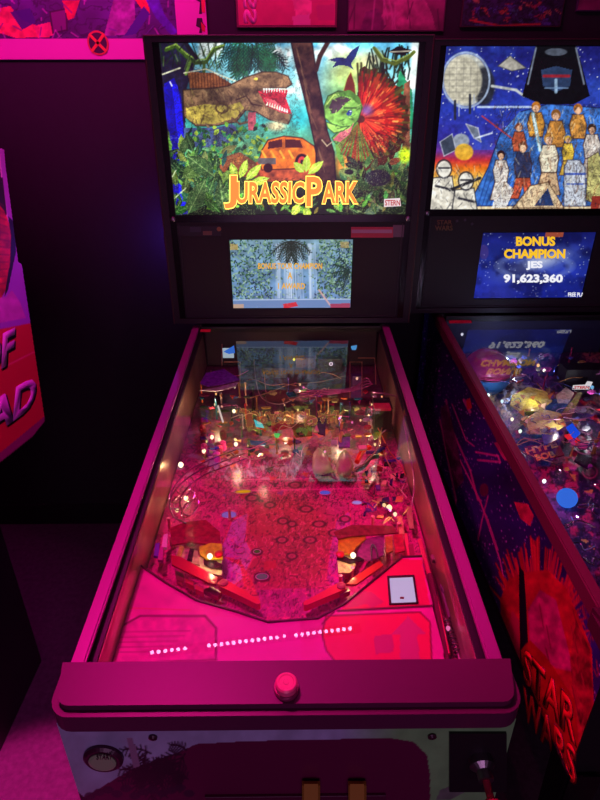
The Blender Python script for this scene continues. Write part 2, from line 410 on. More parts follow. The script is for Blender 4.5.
# ---- jungle backglass
def foliage(a, x0, x1, y0, y1, n, cols, L=(8, 18), seed=1, vein=(120, 160, 90)):
    r = random.Random(seed)
    for i in range(n):
        y = y0+(y1-y0)*(i/n)**.8; x = r.uniform(x0, x1); c = r.choice(cols); l = r.uniform(*L)
        a.leaf(x, y, l, r.uniform(-2.9, -.2), l*r.uniform(.13, .25), [min(255, k*r.uniform(.7, 1.25)) for k in c], vein if r.random() < .6 else None)
a = panel_art(T1, A['tl'], 400, 262)
a.grad([(40, (92, 176, 214)), (85, (150, 212, 214)), (120, (60, 168, 168)), (150, (110, 170, 120)), (175, (40, 66, 34)), (215, (14, 26, 14))])
n = fbm(a.X, a.Y, 26, 11); a.mix(np.clip((n-.52)*7, 0, 1)*(a.Y < 100), (238, 246, 240), .9)
a.ell(352, 78, 34, 34, (206, 226, 140), .95, soft=.6); a.ell(372, 60, 20, 14, (244, 214, 160), .7, soft=.8); a.ell(345, 95, 26, 20, (120, 206, 130), .6, soft=.8)
a.poly([(183, 86), (192, 68), (204, 72), (226, 82), (240, 94), (240, 110), (183, 112)], (46, 92, 112), tex=.4)
a.noise(12, .25, 4)
# left dark trees and the blue waterfall
a.poly([(154, 40), (186, 40), (196, 62), (186, 90), (184, 216), (154, 216)], (34, 32, 60), tex=.5)
a.poly([(164, 84), (174, 78), (181, 96), (184, 130), (188, 214), (172, 214), (172, 150), (165, 110)], (24, 22, 150))
a.poly([(172, 84), (177, 84), (182, 110), (184, 150), (186, 206), (179, 206), (178, 140), (174, 104)], (34, 34, 238), .9)
# palms
for (x, y, L, c) in ((256, 56, 34, (10, 44, 44)), (252, 54, 36, (16, 66, 58)), (254, 54, 32, (36, 104, 70))):
    for k, an in enumerate((-2.9, -2.5, -2.0, -1.4, -.8, -.3, .1, 2.8, 3.3)):
        a.frond(x+rnd.uniform(-3, 3), y+rnd.uniform(-2, 3), L*rnd.uniform(.7, 1.), an+rnd.uniform(-.2, .2), c, 1.3, 10, 9, 1.1)
for k in range(7): a.frond(232+k*4, 44, 26, 2.4-k*.2, (14, 56, 50), .6, 8, 7, .9)
for k in range(9): a.line([(160+k*8, 43), (164+k*8+rnd.uniform(-6, 6), 60+rnd.uniform(-8, 10))], 1.2, (26, 50, 34))
a.line([(166, 50), (176, 46), (186, 56), (196, 63), (206, 62), (214, 50), (222, 46)], 3.6, (58, 86, 30)); a.line([(166, 48), (176, 44), (187, 54), (197, 60), (206, 59), (213, 48), (224, 45)], 1.3, (140, 170, 74))
for k in range(26): x = rnd.uniform(162, 224); y = rnd.uniform(43, 66); a.line([(x, y), (x+rnd.uniform(-5, 5), y+rnd.uniform(4, 12))], 1.1, rnd.choice([(30, 50, 30), (60, 90, 36), (14, 24, 26), (90, 120, 60)]), .8)
a.line([(186, 43), (196, 58)], 4, (30, 26, 40)); a.line([(190, 62), (186, 74)], 3, (96, 130, 54)); a.line([(204, 62), (204, 72)], 3, (70, 100, 44))
a.line([(158, 76), (180, 68)], 1.4, (226, 226, 190))
# wooden fence
a.poly([(188, 72), (214, 73), (232, 84), (228, 90), (190, 88)], (150, 92, 56), tex=.3)
for k in range(14): a.line([(189+k*3, 73+max(0, k-8)*1.1), (190+k*3, 88)], .7, (84, 46, 30))
a.line([(184, 73), (206, 69), (222, 76), (238, 82)], 1., (240, 232, 200))
# brown reptile
a.poly([(183, 90), (214, 88), (228, 86), (244, 78), (262, 72), (276, 72), (288, 76), (292, 84), (286, 88), (270, 88), (262, 92), (268, 104), (286, 110), (292, 116), (288, 124), (270, 120), (256, 112), (246, 110), (236, 122), (214, 126), (196, 126), (184, 116)], (128, 100, 74), tex=.55, seed=9, edge=(50, 34, 26), ew=1)
a.poly([(186, 108), (206, 104), (226, 106), (240, 102), (244, 108), (236, 118), (214, 124), (196, 124), (186, 118)], (196, 176, 84), tex=.4, seed=10)
a.poly([(258, 91), (276, 89), (288, 90), (286, 98), (292, 114), (282, 113), (266, 106)], (196, 50, 66), tex=.5); a.poly([(264, 98), (274, 100), (288, 112), (280, 112), (268, 105)], (236, 110, 120), .9)
for k in range(60): x = rnd.uniform(186, 250); y = rnd.uniform(88, 122); a.line([(x, y), (x+rnd.uniform(-4, 6), y+rnd.uniform(2, 7))], .8, rnd.choice([(74, 54, 44), (166, 140, 104), (60, 42, 36), (180, 160, 90)]), .7)
a.line([(236, 100), (246, 96), (252, 104), (262, 106)], 1.2, (64, 44, 34)); a.ring(222, 108, 6, 5, 1.2, (90, 70, 40)); a.ell(256, 79, 2.2, 1.6, (240, 200, 90))
for k in range(9): a.poly([(263+k*2.6, 88.5), (265+k*2.6, 88.5), (264+k*2.6, 93)], (250, 244, 220)); a.poly([(266+k*2.5, 105+k*.9), (268+k*2.5, 106+k*.9), (268+k*2.4, 101+k*.9)], (250, 244, 220))
for k in range(30): x = rnd.uniform(190, 262); y = rnd.uniform(86, 116); a.line([(x, y), (x+rnd.uniform(2, 6), y+rnd.uniform(1, 5))], .6, (86, 64, 50), .8)
a.line([(206, 124), (212, 132), (222, 128)], 2, (140, 118, 90)); a.line([(232, 118), (240, 124), (248, 122)], 2, (120, 90, 60))
# valley behind
a.poly([(184, 128), (214, 128), (232, 124), (240, 130), (226, 146), (200, 148), (184, 146)], (72, 92, 140), tex=.4)
a.poly([(248, 112), (256, 112), (256, 130), (248, 130)], (196, 96, 110)); a.ell(276, 126, 14, 7, (226, 206, 160), .9, soft=.6); a.ell(300, 118, 12, 14, (40, 190, 200), .8, soft=.8)
r2 = random.Random(4)
for i in range(150):
    x = r2.uniform(186, 268); y = r2.uniform(126, 168); c = r2.choice([(54, 120, 52), (36, 96, 70), (120, 176, 60), (50, 150, 96), (170, 200, 70), (18, 60, 46)])
    a.leaf(x, y, r2.uniform(3, 9), r2.uniform(0, 6.3), r2.uniform(1, 2.4), c)
a.poly([(214, 160), (240, 152), (270, 172), (262, 178), (226, 176)], (150, 70, 44), .8, tex=.4)
# vehicle
a.poly([(256, 162), (330, 150), (336, 178), (262, 182)], (176, 84, 50), tex=.5); a.ell(345, 165, 14, 16, (240, 150, 60), .9, soft=.6)
a.poly([(262, 150), (268, 140), (284, 136), (302, 138), (314, 146), (318, 160), (312, 168), (262, 170), (259, 160)], (226, 120, 34), tex=.35, edge=(60, 26, 16), ew=1.)
for p in ([(268, 142), (282, 139), (282, 147), (268, 149)], [(285, 139), (300, 140), (303, 148), (285, 148)]): a.poly(p, (90, 34, 20))
for k in range(4): a.line([(262+k*9, 151), (266+k*9, 158)], 2, (250, 180, 60))
a.poly([(258, 158), (276, 158), (276, 164), (258, 164)], (110, 104, 104)); a.ell(302, 162, 7.5, 9, (40, 16, 18), 1); a.ell(302, 162, 4.5, 6, (220, 70, 70), 1); a.ell(302, 162, 2, 2.6, (60, 30, 30))
a.ell(268, 168, 5, 5, (50, 20, 16))
# trunk
a.poly([(291, 42), (312, 42), (316, 70), (322, 100), (327, 130), (334, 152), (336, 184), (316, 184), (316, 150), (310, 122), (303, 92), (296, 66)], (72, 46, 38), tex=.9, seed=15, edge=(24, 14, 16), ew=1.2)
a.line([(316, 70), (320, 56), (328, 42)], 4.5, (64, 40, 34))
for k in range(18): t = rnd.random(); x = 296+t*24; y = 46+t*110; a.line([(x, y), (x+rnd.uniform(3, 7), y+rnd.uniform(12, 22))], .8, (130, 96, 72), .7)
a.line([(322, 140), (327, 146), (332, 142)], 1, (200, 180, 150))
# flying reptile
a.poly([(328, 60), (338, 57), (346, 58), (352, 50), (360, 45), (356, 56), (351, 64), (354, 70), (347, 66), (340, 65), (332, 68), (336, 62)], (34, 52, 110)); a.ell(375, 70, 3, 1.6, (40, 70, 110))
# branch top right
for k in range(46):
    x = rnd.uniform(368, 410); y = 44+rnd.uniform(0, 26); a.line([(x, y), (x+rnd.uniform(-6, 6), y+rnd.uniform(8, 24))], 1.5, rnd.choice([(18, 36, 24), (30, 52, 28), (12, 22, 20)]))
a.line([(374, 48), (382, 60), (394, 64), (408, 58), (414, 52)], 3.4, (84, 96, 34)); a.line([(376, 48), (384, 58), (396, 61), (410, 54)], 1., (150, 160, 70))
a.poly([(388, 52), (398, 46), (412, 50), (404, 56)], (20, 18, 24)); a.line([(390, 52), (410, 51)], 1, (200, 190, 170))
a.poly([(394, 96), (400, 70), (412, 90), (414, 130), (402, 128)], (34, 130, 92), tex=.4); a.poly([(404, 84), (410, 80), (410, 150), (402, 150)], (120, 74, 56), tex=.5)
# red fan
cx, cy = 361, 119
r3 = random.Random(8)
fan = [(cx-6, cy+4)]+[(cx+math.cos(-1.6+3.2*k/30)*(47+2*(k % 2)), cy+math.sin(-1.6+3.2*k/30)*(50+3*(k % 2))) for k in range(31)]+[(cx-14, cy+42), (cx-16, cy+20)]
a.poly(fan, (74, 34, 22), tex=.4)
for (rad, cols, w) in ((50, [(60, 56, 26), (86, 76, 30), (40, 30, 20)], 3.4), (44, [(150, 40, 24), (176, 60, 28), (110, 30, 22)], 3.2), (36, [(190, 36, 26), (170, 40, 26), (120, 20, 20)], 2.4), (26, [(206, 44, 34), (226, 90, 50), (120, 20, 20)], 2)):
    for k in range(95):
        an = -1.62+3.25*k/94+r3.uniform(-.03, .03); q = rad*r3.uniform(.8, 1.)*(1-.12*math.sin(an)); 
        a.line([(cx+math.cos(an)*5, cy+math.sin(an)*5), (cx+math.cos(an)*q, cy+math.sin(an)*q)], w*.6, r3.choice(cols), .9)
for k in range(46):
    an = -1.55+3.1*r3.random(); q = r3.uniform(14, 38); a.line([(cx+math.cos(an)*q, cy+math.sin(an)*q), (cx+math.cos(an)*(q+5), cy+math.sin(an)*(q+5))], 1., r3.choice([(240, 170, 90), (230, 110, 60)]), .8)
for k in range(24): an = 1.2+k*.055; a.line([(cx-4, cy+4), (cx+math.cos(an)*32, cy+math.sin(an)*42)], 1.5, r3.choice([(150, 60, 30), (110, 110, 40), (90, 140, 60)]))
a.poly([(343, 92), (347, 78), (351, 71), (355, 84), (356, 96)], (120, 52, 34), edge=(200, 220, 120), ew=.8)
a.ell(367, 110, 9, 8, (130, 110, 200), .75, soft=.7)
# green head
a.poly([(324, 106), (328, 96), (338, 91), (350, 92), (359, 98), (362, 108), (358, 120), (348, 132), (336, 144), (332, 138), (342, 128), (332, 124), (325, 118)], (126, 176, 84), tex=.5, seed=21, edge=(44, 80, 40), ew=.9)
a.poly([(329, 108), (332, 100), (342, 96), (352, 99), (345, 104), (338, 112), (332, 114)], (76, 60, 70)); a.line([(327, 104), (334, 95), (346, 94), (355, 99)], 1.4, (196, 226, 120))
a.ell(349, 114, 3, 2, (30, 60, 150)); a.ell(350, 113.5, 1.2, 1, (190, 220, 255)); a.poly([(333, 140), (340, 132), (350, 128), (354, 122), (350, 134), (340, 142)], (206, 110, 120)); 
a.poly([(338, 92), (350, 90), (359, 97), (363, 108), (358, 104), (350, 97), (340, 96)], (90, 140, 60)); a.poly([(326, 122), (332, 124), (342, 127), (350, 126), (343, 131), (334, 133), (328, 128)], (150, 196, 96), edge=(40, 70, 36), ew=.8)
for k in range(46):
    t = r3.uniform(0, 6.28); q = r3.random()**.5; x = 343+math.cos(t)*17*q; y = 112+math.sin(t)*20*q; a.line([(x, y), (x+r3.uniform(-4, 4), y+r3.uniform(-2, 4))], .8, r3.choice([(40, 76, 36), (60, 104, 50), (190, 220, 120), (110, 160, 60)]), .8)
a.ell(350, 112, 2.6, 2, (30, 60, 130)); a.ell(350.5, 111.5, 1, .9, (200, 225, 255)); a.line([(344, 108), (356, 108)], 1.2, (30, 50, 30))
a.leaf(344, 168, 26, -1.9, 3, (110, 160, 70)); 
# bottom foliage
foliage(a, 158, 228, 150, 214, 150, [(26, 62, 34), (60, 96, 44), (14, 34, 30), (110, 140, 60), (30, 80, 70)], (8, 22), 2)
for (x, y, L, an, w, c) in ((182, 178, 32, -.6, 8, (74, 100, 52)), (214, 176, 34, -2.5, 9, (50, 78, 46)), (188, 214, 38, -1.1, 9, (58, 84, 50)), (224, 212, 32, -1.7, 8, (44, 70, 40)), (166, 206, 30, -1.5, 4, (70, 110, 60))):
    a.leaf(x, y, L, an, w, c, (150, 176, 110))
a.line([(160, 200), (176, 170)], .8, (226, 240, 200)); a.line([(164, 208), (186, 188)], .8, (220, 230, 190)); a.line([(170, 82), (172, 86)], 1, (255, 255, 255))
foliage(a, 346, 412, 164, 214, 110, [(20, 34, 26), (44, 62, 34), (100, 84, 44), (16, 20, 18), (80, 110, 60)], (7, 18), 5, (110, 120, 70))
foliage(a, 226, 366, 196, 214, 80, [(20, 40, 26), (60, 110, 40), (110, 150, 60), (16, 20, 18)], (5, 12), 6)
for (x, y, L, an) in ((236, 178, 16, -1.9), (240, 178, 20, -1.2), (246, 180, 22, -.8), (250, 184, 20, -.3), (304, 172, 14, -2.4), (306, 172, 17, -1.5), (308, 174, 20, -.7), (306, 206, 14, 1.4), (300, 204, 14, 2.2)): a.leaf(x, y, L, an, 4.2, (176, 206, 70), (236, 240, 150))
a.ell(405, 155, 8, 10, (196, 220, 30), .95, soft=.5); a.ell(348, 172, 10, 5, (120, 150, 90), .8); a.ell(349, 172, 5, 3, (20, 30, 30)); a.ell(378, 178, 14, 9, (30, 24, 44), .8)
a.contours(7, (16, 26, 22), .03, .5, 71, 6, (a.Y > 130)*((a.X < 255)|(a.X > 340)|(a.Y > 178))*1.); a.contours(5, (210, 220, 150), .02, .35, 77, 5, (a.Y > 135)*((a.X < 255)|(a.X > 340))*1.); a.contours(9, (40, 28, 24), .03, .4, 79, 6, (a.Y < 135)*(a.X < 300)*1.)
a.noise(6, .25, 40); a.noise(2.2, .10, 41); a.noise(40, .35, 43); a.C = np.clip((a.C/255)**1.12*255*1.04, 0, 255); a.C = np.clip(a.C*(1+.22*np.clip((a.Y-140)/20, 0, 1))[..., None], 0, 255)
bgl = a.build('backglass', art_mat(1.1), R1, label='lit backglass picture of a jungle with a brown reptile, a red fan frill and a vehicle')
F1 = Face(T1, A['tl'][4]-.001)
def on(F, x0, y0, x1, y1): return F.at(x0, y1), F.at(x1, y1), F.at(x0, y0)
def sign(F, s, x0, y0, x1, y1, m, parent, depth=.001, bold=0., y1r=None, y0r=None, name='lettering', label=None):
    Aa, Bb, D = F.at(x0, y1), F.at(x1, y1r if y1r else y1), F.at(x0, y0); return lettering(s, Aa, Bb, D, m, parent, name, depth, bold, label, out=(0, -1, 0))
YEL = emit((250, 200, 90), 2.6); ORG = emit((156, 80, 36), 4.); DK = emit((60, 20, 10), 1.)
def logo(F, s, x0, y0, x1, y1, par):
    sign(F, s, x0-1.0, y0-.8, x1+1.0, y1+.8, DK, par, .0008, .055); sign(F, s, x0-.5, y0-.4, x1+.5, y1+.4, YEL, par, .0012, .06); sign(F, s, x0+.3, y0+.6, x1-.3, y1-.6, ORG, par, .0016, .026)
logo(F1, 'J', 224, 175, 237, 209, bgl); logo(F1, 'URASSIC', 236, 181, 304, 204, bgl)
logo(F1, 'P', 306, 176, 322, 207, bgl); logo(F1, 'ARK', 322, 181, 358, 204, bgl)
bm = bmesh.new(); q = [F1.at(384, 199), F1.at(400, 198), F1.at(401, 206), F1.at(384, 207)]; obj('maker_plate', prism(q, (0, -.001, 0)), emit((250, 230, 235), .9), bgl)
sign(Face(T1, A['tl'][4]-.0022), 'STERN', 385, 200, 400, 205.5, emit((190, 20, 40), 1), bgl, bold=.02)

# ---- screen under it
sr = A['screen_rect']; a = panel_art(T1, sr, 240, 140)
a.grad([(240, (120, 156, 176)), (300, (100, 140, 190)), (312, (110, 140, 190))])
a.noise(9, .35, 3)
r = random.Random(12)
for i in range(1500):
    x = r.choice([r.uniform(228, 272), r.uniform(318, 352)]) if r.random() < .8 else r.uniform(228, 352); y = r.uniform(240, 300)
    a.leaf(x, y, r.uniform(1.5, 4), r.uniform(0, 6.3), .8, r.choice([(40, 84, 80), (84, 130, 100), (120, 160, 130), (30, 60, 90), (150, 190, 170), (60, 100, 60)]))
for x0, w in ((282, 6), (296, 10), (312, 4), (290, 3)):
    for k in range(10): x = x0+r.uniform(-w, w); a.line([(x, 244), (x+r.uniform(-1, 3), 298)], 1., (206, 226, 250), .5)
for k, an in enumerate((.1, .5, .9, 1.3, 1.8, 2.2, 2.6, 3.)): a.frond(291, 241, 22, an, (30, 44, 34), .8, 8, 5, 1.)
for k, an in enumerate((-2.9, -2.4, -1.9, 2.8, 2.3)): a.frond(350, 272, 18, an, (24, 50, 44), .7, 7, 4, .9)
a.poly([(229, 300), (352, 299), (352, 312), (229, 312)], (104, 136, 186)); a.line([(229, 300), (352, 299)], 1, (190, 210, 240)); a.line([(319, 290), (330, 305)], 1.6, (214, 170, 170))
a.poly([(231, 304), (244, 304), (244, 309), (231, 309)], (190, 160, 140)); a.poly([(283, 304), (296, 302), (298, 306), (284, 309)], (206, 40, 50)); a.poly([(330, 304), (350, 303), (350, 309), (331, 310)], (160, 60, 90)); a.poly([(230, 244), (238, 244), (238, 250), (230, 250)], (200, 160, 80), .7); a.poly([(340, 242), (349, 242), (349, 248), (341, 248)], (200, 160, 80), .6)
scr = a.build('display_screen', art_mat(.95), R1, label='lit screen showing a waterfall between jungle plants')
FS = Face(T1, sr[4]-.0006); OY = emit((236, 176, 70), 1)
sign(FS, 'BONUS TOUR CHAMPION', 258, 263, 322, 269, OY, scr, .0008, .03); sign(FS, 'A', 287.5, 272, 292.5, 279, OY, scr, .0008, .03); sign(FS, '1 AWARD', 278, 283, 305, 289, OY, scr, .0008, .03)
# stickers on the speaker panel
F2 = Face(T1, YB+.0075)
def plate(F, x0, y0, x1, y1, m, par, name, t=.0012, dy=0, label=None):
    q = [F.at(x0, y0), F.at(x1, y0+dy), F.at(x1, y1+dy), F.at(x0, y1)]; return obj(name, prism(q, (0, -t, 0)), m, par, label)
st = plate(F2, 351, 227, 393, 237.5, mat((200, 70, 90), .5), A['panel'], 'sticker', label='red sticker with small writing')
plate(F2, 351.5, 229.5, 392, 233, mat((190, 150, 175), .5), st, 'sticker_band', .0018)
plate(F2, 393, 225, 405, 237, mat((120, 104, 116), .5), A['panel'], 'sticker', label='small square grey sticker')
pl = plate(F2, 176, 226, 221, 236, mat((30, 30, 34), .4), A['panel'], 'badge', label='dark badge with faint yellow marks')
plate(F2, 203, 231, 212, 235, mat((120, 96, 70), .4), pl, 'badge_mark', .0018); plate(F2, 190, 227, 201, 232, mat((50, 54, 66), .4), pl, 'badge_mark', .0018)
obj('badge_dot', lathe([(.006, 0), (.006, .002)], F2.at(219, 229), axis=(0, -1, 0)), mat((150, 120, 60), .4), pl)

# ------------------------------------------------------------------ the centre machine's playfield
BD = Bed(T1)
def pf_panel(T, nu, nv): return Art((-.262, .085, pf_z(.085)), (.524, 0, 0), (0, 1.09, 1.09*PSL), nu, nv, T)
a = pf_panel(T1, 300, 420)
a.fill((208, 34, 136))
n = fbm(a.X, a.Y*1.6, 30, 2); n2 = fbm(a.X, a.Y*2, 9, 6)
a.mix(np.clip((n-.5)*4, 0, 1), (180, 34, 120), .6); a.mix(np.clip((n2-.55)*4, 0, 1), (236, 50, 110), .4)
a.ell(285, 545, 62, 62, (176, 52, 70), .9, soft=.35); a.ell(275, 530, 50, 40, (196, 40, 90), .6, soft=.5); a.ell(300, 550, 40, 40, (150, 74, 70), .6, soft=.6)
a.poly([(232, 520), (248, 512), (246, 540), (254, 556), (242, 580), (226, 590), (216, 560)], (206, 120, 220), .8, tex=.2, edge=(235, 60, 110), ew=1.4)
a.poly([(336, 520), (350, 510), (352, 540), (338, 556), (346, 580), (340, 600), (326, 580), (330, 548)], (200, 90, 200), .75, tex=.2, edge=(235, 60, 110), ew=1.2)
a.poly([(210, 600), (250, 590), (310, 588), (360, 594), (330, 616), (240, 618)], (180, 30, 140), .8, tex=.3)
a.poly([(222, 556), (240, 566), (244, 586), (232, 600), (260, 600), (252, 580), (240, 560)], (226, 60, 70), .9)
a.contours(16, (255, 90, 150), .02, .8, 5, 6); a.contours(11, (60, 10, 40), .025, .8, 15, 5); a.contours(6, (110, 10, 60), .02, .35, 35, 5); a.contours(9, (255, 70, 130), .012, .5, 65, 5); a.noise(5, .1, 99)
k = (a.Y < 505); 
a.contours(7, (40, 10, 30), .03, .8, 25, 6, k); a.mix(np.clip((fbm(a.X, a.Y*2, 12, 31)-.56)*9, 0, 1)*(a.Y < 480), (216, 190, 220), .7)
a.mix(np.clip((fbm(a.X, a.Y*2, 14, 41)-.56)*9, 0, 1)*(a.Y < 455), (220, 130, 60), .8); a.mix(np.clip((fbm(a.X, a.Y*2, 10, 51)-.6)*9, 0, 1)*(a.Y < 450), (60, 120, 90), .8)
a.mix(np.clip((470-a.Y)/50, 0, 1), (66, 40, 58), .72)  # rear darkened: the dimmer light there is put into the colour
r = random.Random(31)
for i in range(160):     # fur-like white streaks above the middle
    x = r.uniform(205, 335); y = 468+r.uniform(-7, 7)-(x-200)*.03; a.line([(x, y), (x+r.uniform(-5, 5), y+r.uniform(3, 8))], .9, r.choice([(226, 206, 236), (170, 130, 190), (90, 30, 60)]), .7)
for y in (478, 489): a.line([(232, y+2), (392, y-1)], .9, (250, 90, 170), .9)
for i in range(60):
    x = r.uniform(200, 360); y = r.uniform(420, 500); a.poly([(x, y), (x+r.uniform(3, 10), y+r.uniform(-3, 3)), (x+r.uniform(0, 8), y+r.uniform(2, 6))], r.choice([(230, 40, 70), (130, 60, 160), (40, 10, 30), (220, 100, 60), (180, 40, 110)]), .7)
for (x, y, rx, ry) in ((257, 552, 5, 3.2), (283, 521, 5, 3), (292, 524, 4, 2.6), (262, 577, 7.5, 4.6), (292, 556, 5, 3), (310, 540, 6, 3.2), (319, 524, 6, 3), (282, 540, 5, 3), (240, 533, 0, 0), (306, 509, 6, 3), (334, 533, 5, 3.4), (295, 485, 6, 3), (252, 498, 6, 3), (345, 519, 5, 3), (270, 505, 5, 2.6)):
    if rx: a.ell(x, y, rx, ry, (150, 30, 80), .5); a.ring(x, y, rx, ry, 1., (60, 10, 36), .85); a.ring(x, y, rx*.55, ry*.55, .9, (210, 90, 120), .6)
a.poly([(264, 562), (276, 560), (276, 568), (264, 570)], (200, 30, 60), .8)
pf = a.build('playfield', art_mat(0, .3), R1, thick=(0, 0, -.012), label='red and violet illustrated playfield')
def sub(name, bm, m, label=None, smooth=False): return obj(name, bm, m, pf, label, smooth)
def plastic(pts, h, t, c, rough=.25, name='plastic_shield', lit=None, label=None, m=None, parent=None, bed=BD):
    q = [bed.at(x, y, h) for x, y in pts]; return obj(name, prism(q, (0, 0, t)), m or (emit(c, lit) if lit else mat(c, rough, vary=.75 if name == 'plastic_shield' else 0., bscale=110)), parent or pf, label)
def post(x, y, h, c, r=.004, name='post', bed=BD, parent=None):
    return obj(name, lathe([(r*1.2, 0), (r*1.2, .002), (r*.7, .004), (r*.7, h-.004), (r, h-.003), (r, h), (r*.3, h+.001)], bed.at(x, y, 0), 10), mat(c, .3), parent or pf)
def lamp(x, y, h, c, s, r=.005, name='light_bulb', bed=BD, parent=None, power=0., pc=(1, .62, .3)):
    o = obj(name, lathe([(r*.6, -.002), (r*.8, 0), (r, r*.5), (r*.9, r), (r*.5, r*1.5)], bed.at(x, y, h), 12), emit(c, s), parent or pf)
    if power:
        l = bpy.data.lights.new('lamp_glow', 'POINT'); l.energy = power; l.color = pc; l.shadow_soft_size = .003
        lo = bpy.data.objects.new('lamp_glow', l); COL.objects.link(lo); lo.location = bed.at(x, y, h+.022)
    return o
# inserts
for (x, y, rx, ry, c, s) in ((243, 492, .017, .006, (240, 170, 20), .75), (229, 515, .015, .010, (190, 120, 240), .5), (325, 493, .011, .007, (120, 110, 250), .6), (357, 503, .010, .006, (200, 160, 255), .7), (257, 552, .006, .005, (150, 130, 80), .25), (262, 577, .010, .007, (170, 110, 150), .3)):
    p = BD.at(x, y, .0); b = lathe([(1, 0), (1, .0010), (.8, .0016)], (0, 0, 0), 24); b.transform(Matrix.Translation(p)@Matrix.Rotation(.15 if c[1] == 170 else 0, 4, 'Z')@Matrix.Diagonal((rx, ry, 1, 1))); obj('insert_light', b, emit(c, s), pf)
    b = bmesh.new(); tube([p+Vector((math.cos(t*.2618)*rx*1.15, math.sin(t*.2618)*ry*1.15, .001)) for t in range(24)], .0008, 6, True, b); obj('insert_ring', b, mat((210, 120, 190), .4), pf)
# flippers
def flipper(x0, y0, x1, y1, c):
    p = BD.at(x0, y0, .012); q = BD.at(x1, y1, .012); d = (q-p); L = d.length; dn = d.normalized(); s = dn.cross(Z).normalized(); b = bmesh.new()
    pts = []
    for k in range(9): t = math.pi/2+k/8*math.pi; pts.append(p+dn*math.cos(t)*.009+s*math.sin(t)*.009)
    for k in range(9): t = -math.pi/2+k/8*math.pi; pts.append(q+dn*math.cos(t)*.0045+s*math.sin(t)*.0045)
    f = obj('flipper', prism(pts, (0, 0, .014)), mat(c, .4), pf, label='red rubber-edged flipper')
    obj('flipper_cap', lathe([(.008, 0), (.008, .003), (.004, .005)], p+Z*.013, 14), mat((170, 50, 90), .3), f)
flipper(224, 589, 258, 608, (235, 16, 60)); flipper(341, 592, 306, 609, (225, 14, 70))
# slingshots
plastic([(170, 529), (186, 523), (206, 521), (220, 533), (221, 548), (206, 545), (190, 543), (172, 546)], .032, .003, (120, 16, 46), label='dark red slingshot shield')
plastic([(199, 548), (211, 544), (222, 545), (223, 560), (206, 560), (200, 556)], .034, .003, (250, 140, 24), label='orange vehicle nose'); plastic([(176, 548), (198, 552), (200, 566), (176, 562)], .030, .003, (190, 120, 100)); plastic([(194, 558), (222, 560), (222, 577), (200, 572)], .026, .003, (230, 180, 110))
plastic([(180, 546), (184, 547), (180, 560), (176, 558)], .035, .002, (250, 160, 60)); plastic([(190, 549), (194, 550), (192, 562), (187, 561)], .035, .002, (40, 16, 24))
plastic([(204, 560), (216, 562), (223, 566), (222, 570), (212, 569), (204, 565)], .031, .003, (40, 14, 20))
plastic([(171, 557), (180, 558), (218, 579), (216, 586), (208, 584), (172, 566)], .038, .004, (180, 20, 50), name='guide_rail', label='red guide rail beside the left slingshot')
plastic([(212, 590), (222, 596), (218, 602), (204, 594)], .01, .01, (120, 40, 60))
for q in ((176, 575), (186, 583), (196, 590)): plastic([(q[0], q[1]), (q[0]+8, q[1]+4), (q[0]+8, q[1]+8), (q[0], q[1]+4)], .012, .012, rnd.choice([(190, 140, 130), (60, 20, 40), (220, 90, 90)]), name='guide_block')
plastic([(338, 541), (350, 534), (364, 530), (366, 540), (356, 548), (352, 556), (338, 554)], .034, .003, (250, 120, 24), label='orange vehicle nose'); plastic([(334, 533), (352, 526), (392, 527), (398, 534), (372, 536), (352, 537), (338, 540)], .038, .003, (104, 20, 44), label='dark right slingshot shield')
plastic([(366, 540), (384, 536), (384, 556), (368, 562), (356, 556)], .032, .003, (110, 40, 90)); plastic([(385, 538), (392, 537), (393, 552), (386, 554)], .034, .003, (240, 100, 40)); plastic([(393, 536), (402, 535), (405, 552), (395, 554)], .034, .003, (190, 20, 50))
plastic([(337, 556), (352, 558), (356, 566), (350, 574), (338, 574)], .026, .003, (232, 180, 100)); plastic([(337, 554), (350, 560), (366, 556), (364, 561), (350, 564), (337, 560)], .031, .003, (30, 12, 18))
plastic([(352, 580), (380, 562), (383, 567), (356, 586), (346, 586)], .036, .004, (190, 40, 40), name='guide_rail', label='orange guide rail beside the right slingshot'); plastic([(345, 588), (338, 592), (340, 600), (350, 595)], .01, .01, (110, 30, 60))
b = bmesh.new(); tube(smooth_path([BD.at(x, y, .04) for x, y in ((372, 562), (371, 548), (373, 545), (376, 549), (378, 560))]), .0018, 6, bm=b); sub('wire_loop', b, CHROME)
for (x, y) in ((340, 553), (219, 553)): sub('horn_cap', lathe([(.0075, 0), (.0075, .004), (.003, .006)], BD.at(x, y+2, .037), 14), mat((180, 10, 30), .3))
lamp(210, 557.5, .042, (255, 240, 200), 2.2, .0052, power=.10); lamp(353, 556.5, .042, (255, 240, 200), 2.2, .0052, power=.10)
# lane guides and stickers at the sides
for (x, y, c) in ((166, 543, (250, 210, 230)), (162, 556, (200, 60, 160)), (158, 552, (120, 60, 200))): plastic([(x-2, y-6), (x+2, y-7), (x+1, y+7), (x-4, y+6)], .03, .006, c, name='lane_guide')
for (x, y, c) in ((404, 545, (255, 60, 110)), (410, 556, (170, 40, 90)), (399, 528, (220, 140, 110)), (408, 518, (190, 130, 110))): plastic([(x-2, y-10), (x+3, y-10), (x+6, y+12), (x+1, y+12)], .02, .004, c, name='lane_guide')
# posts with rubber rings
for (x, y) in ((172, 548), (219, 578), (170, 530), (230, 520), (352, 580), (398, 535), (372, 528), (340, 588), (186, 540), (388, 552)): post(x, y, .03, (236, 120, 150))
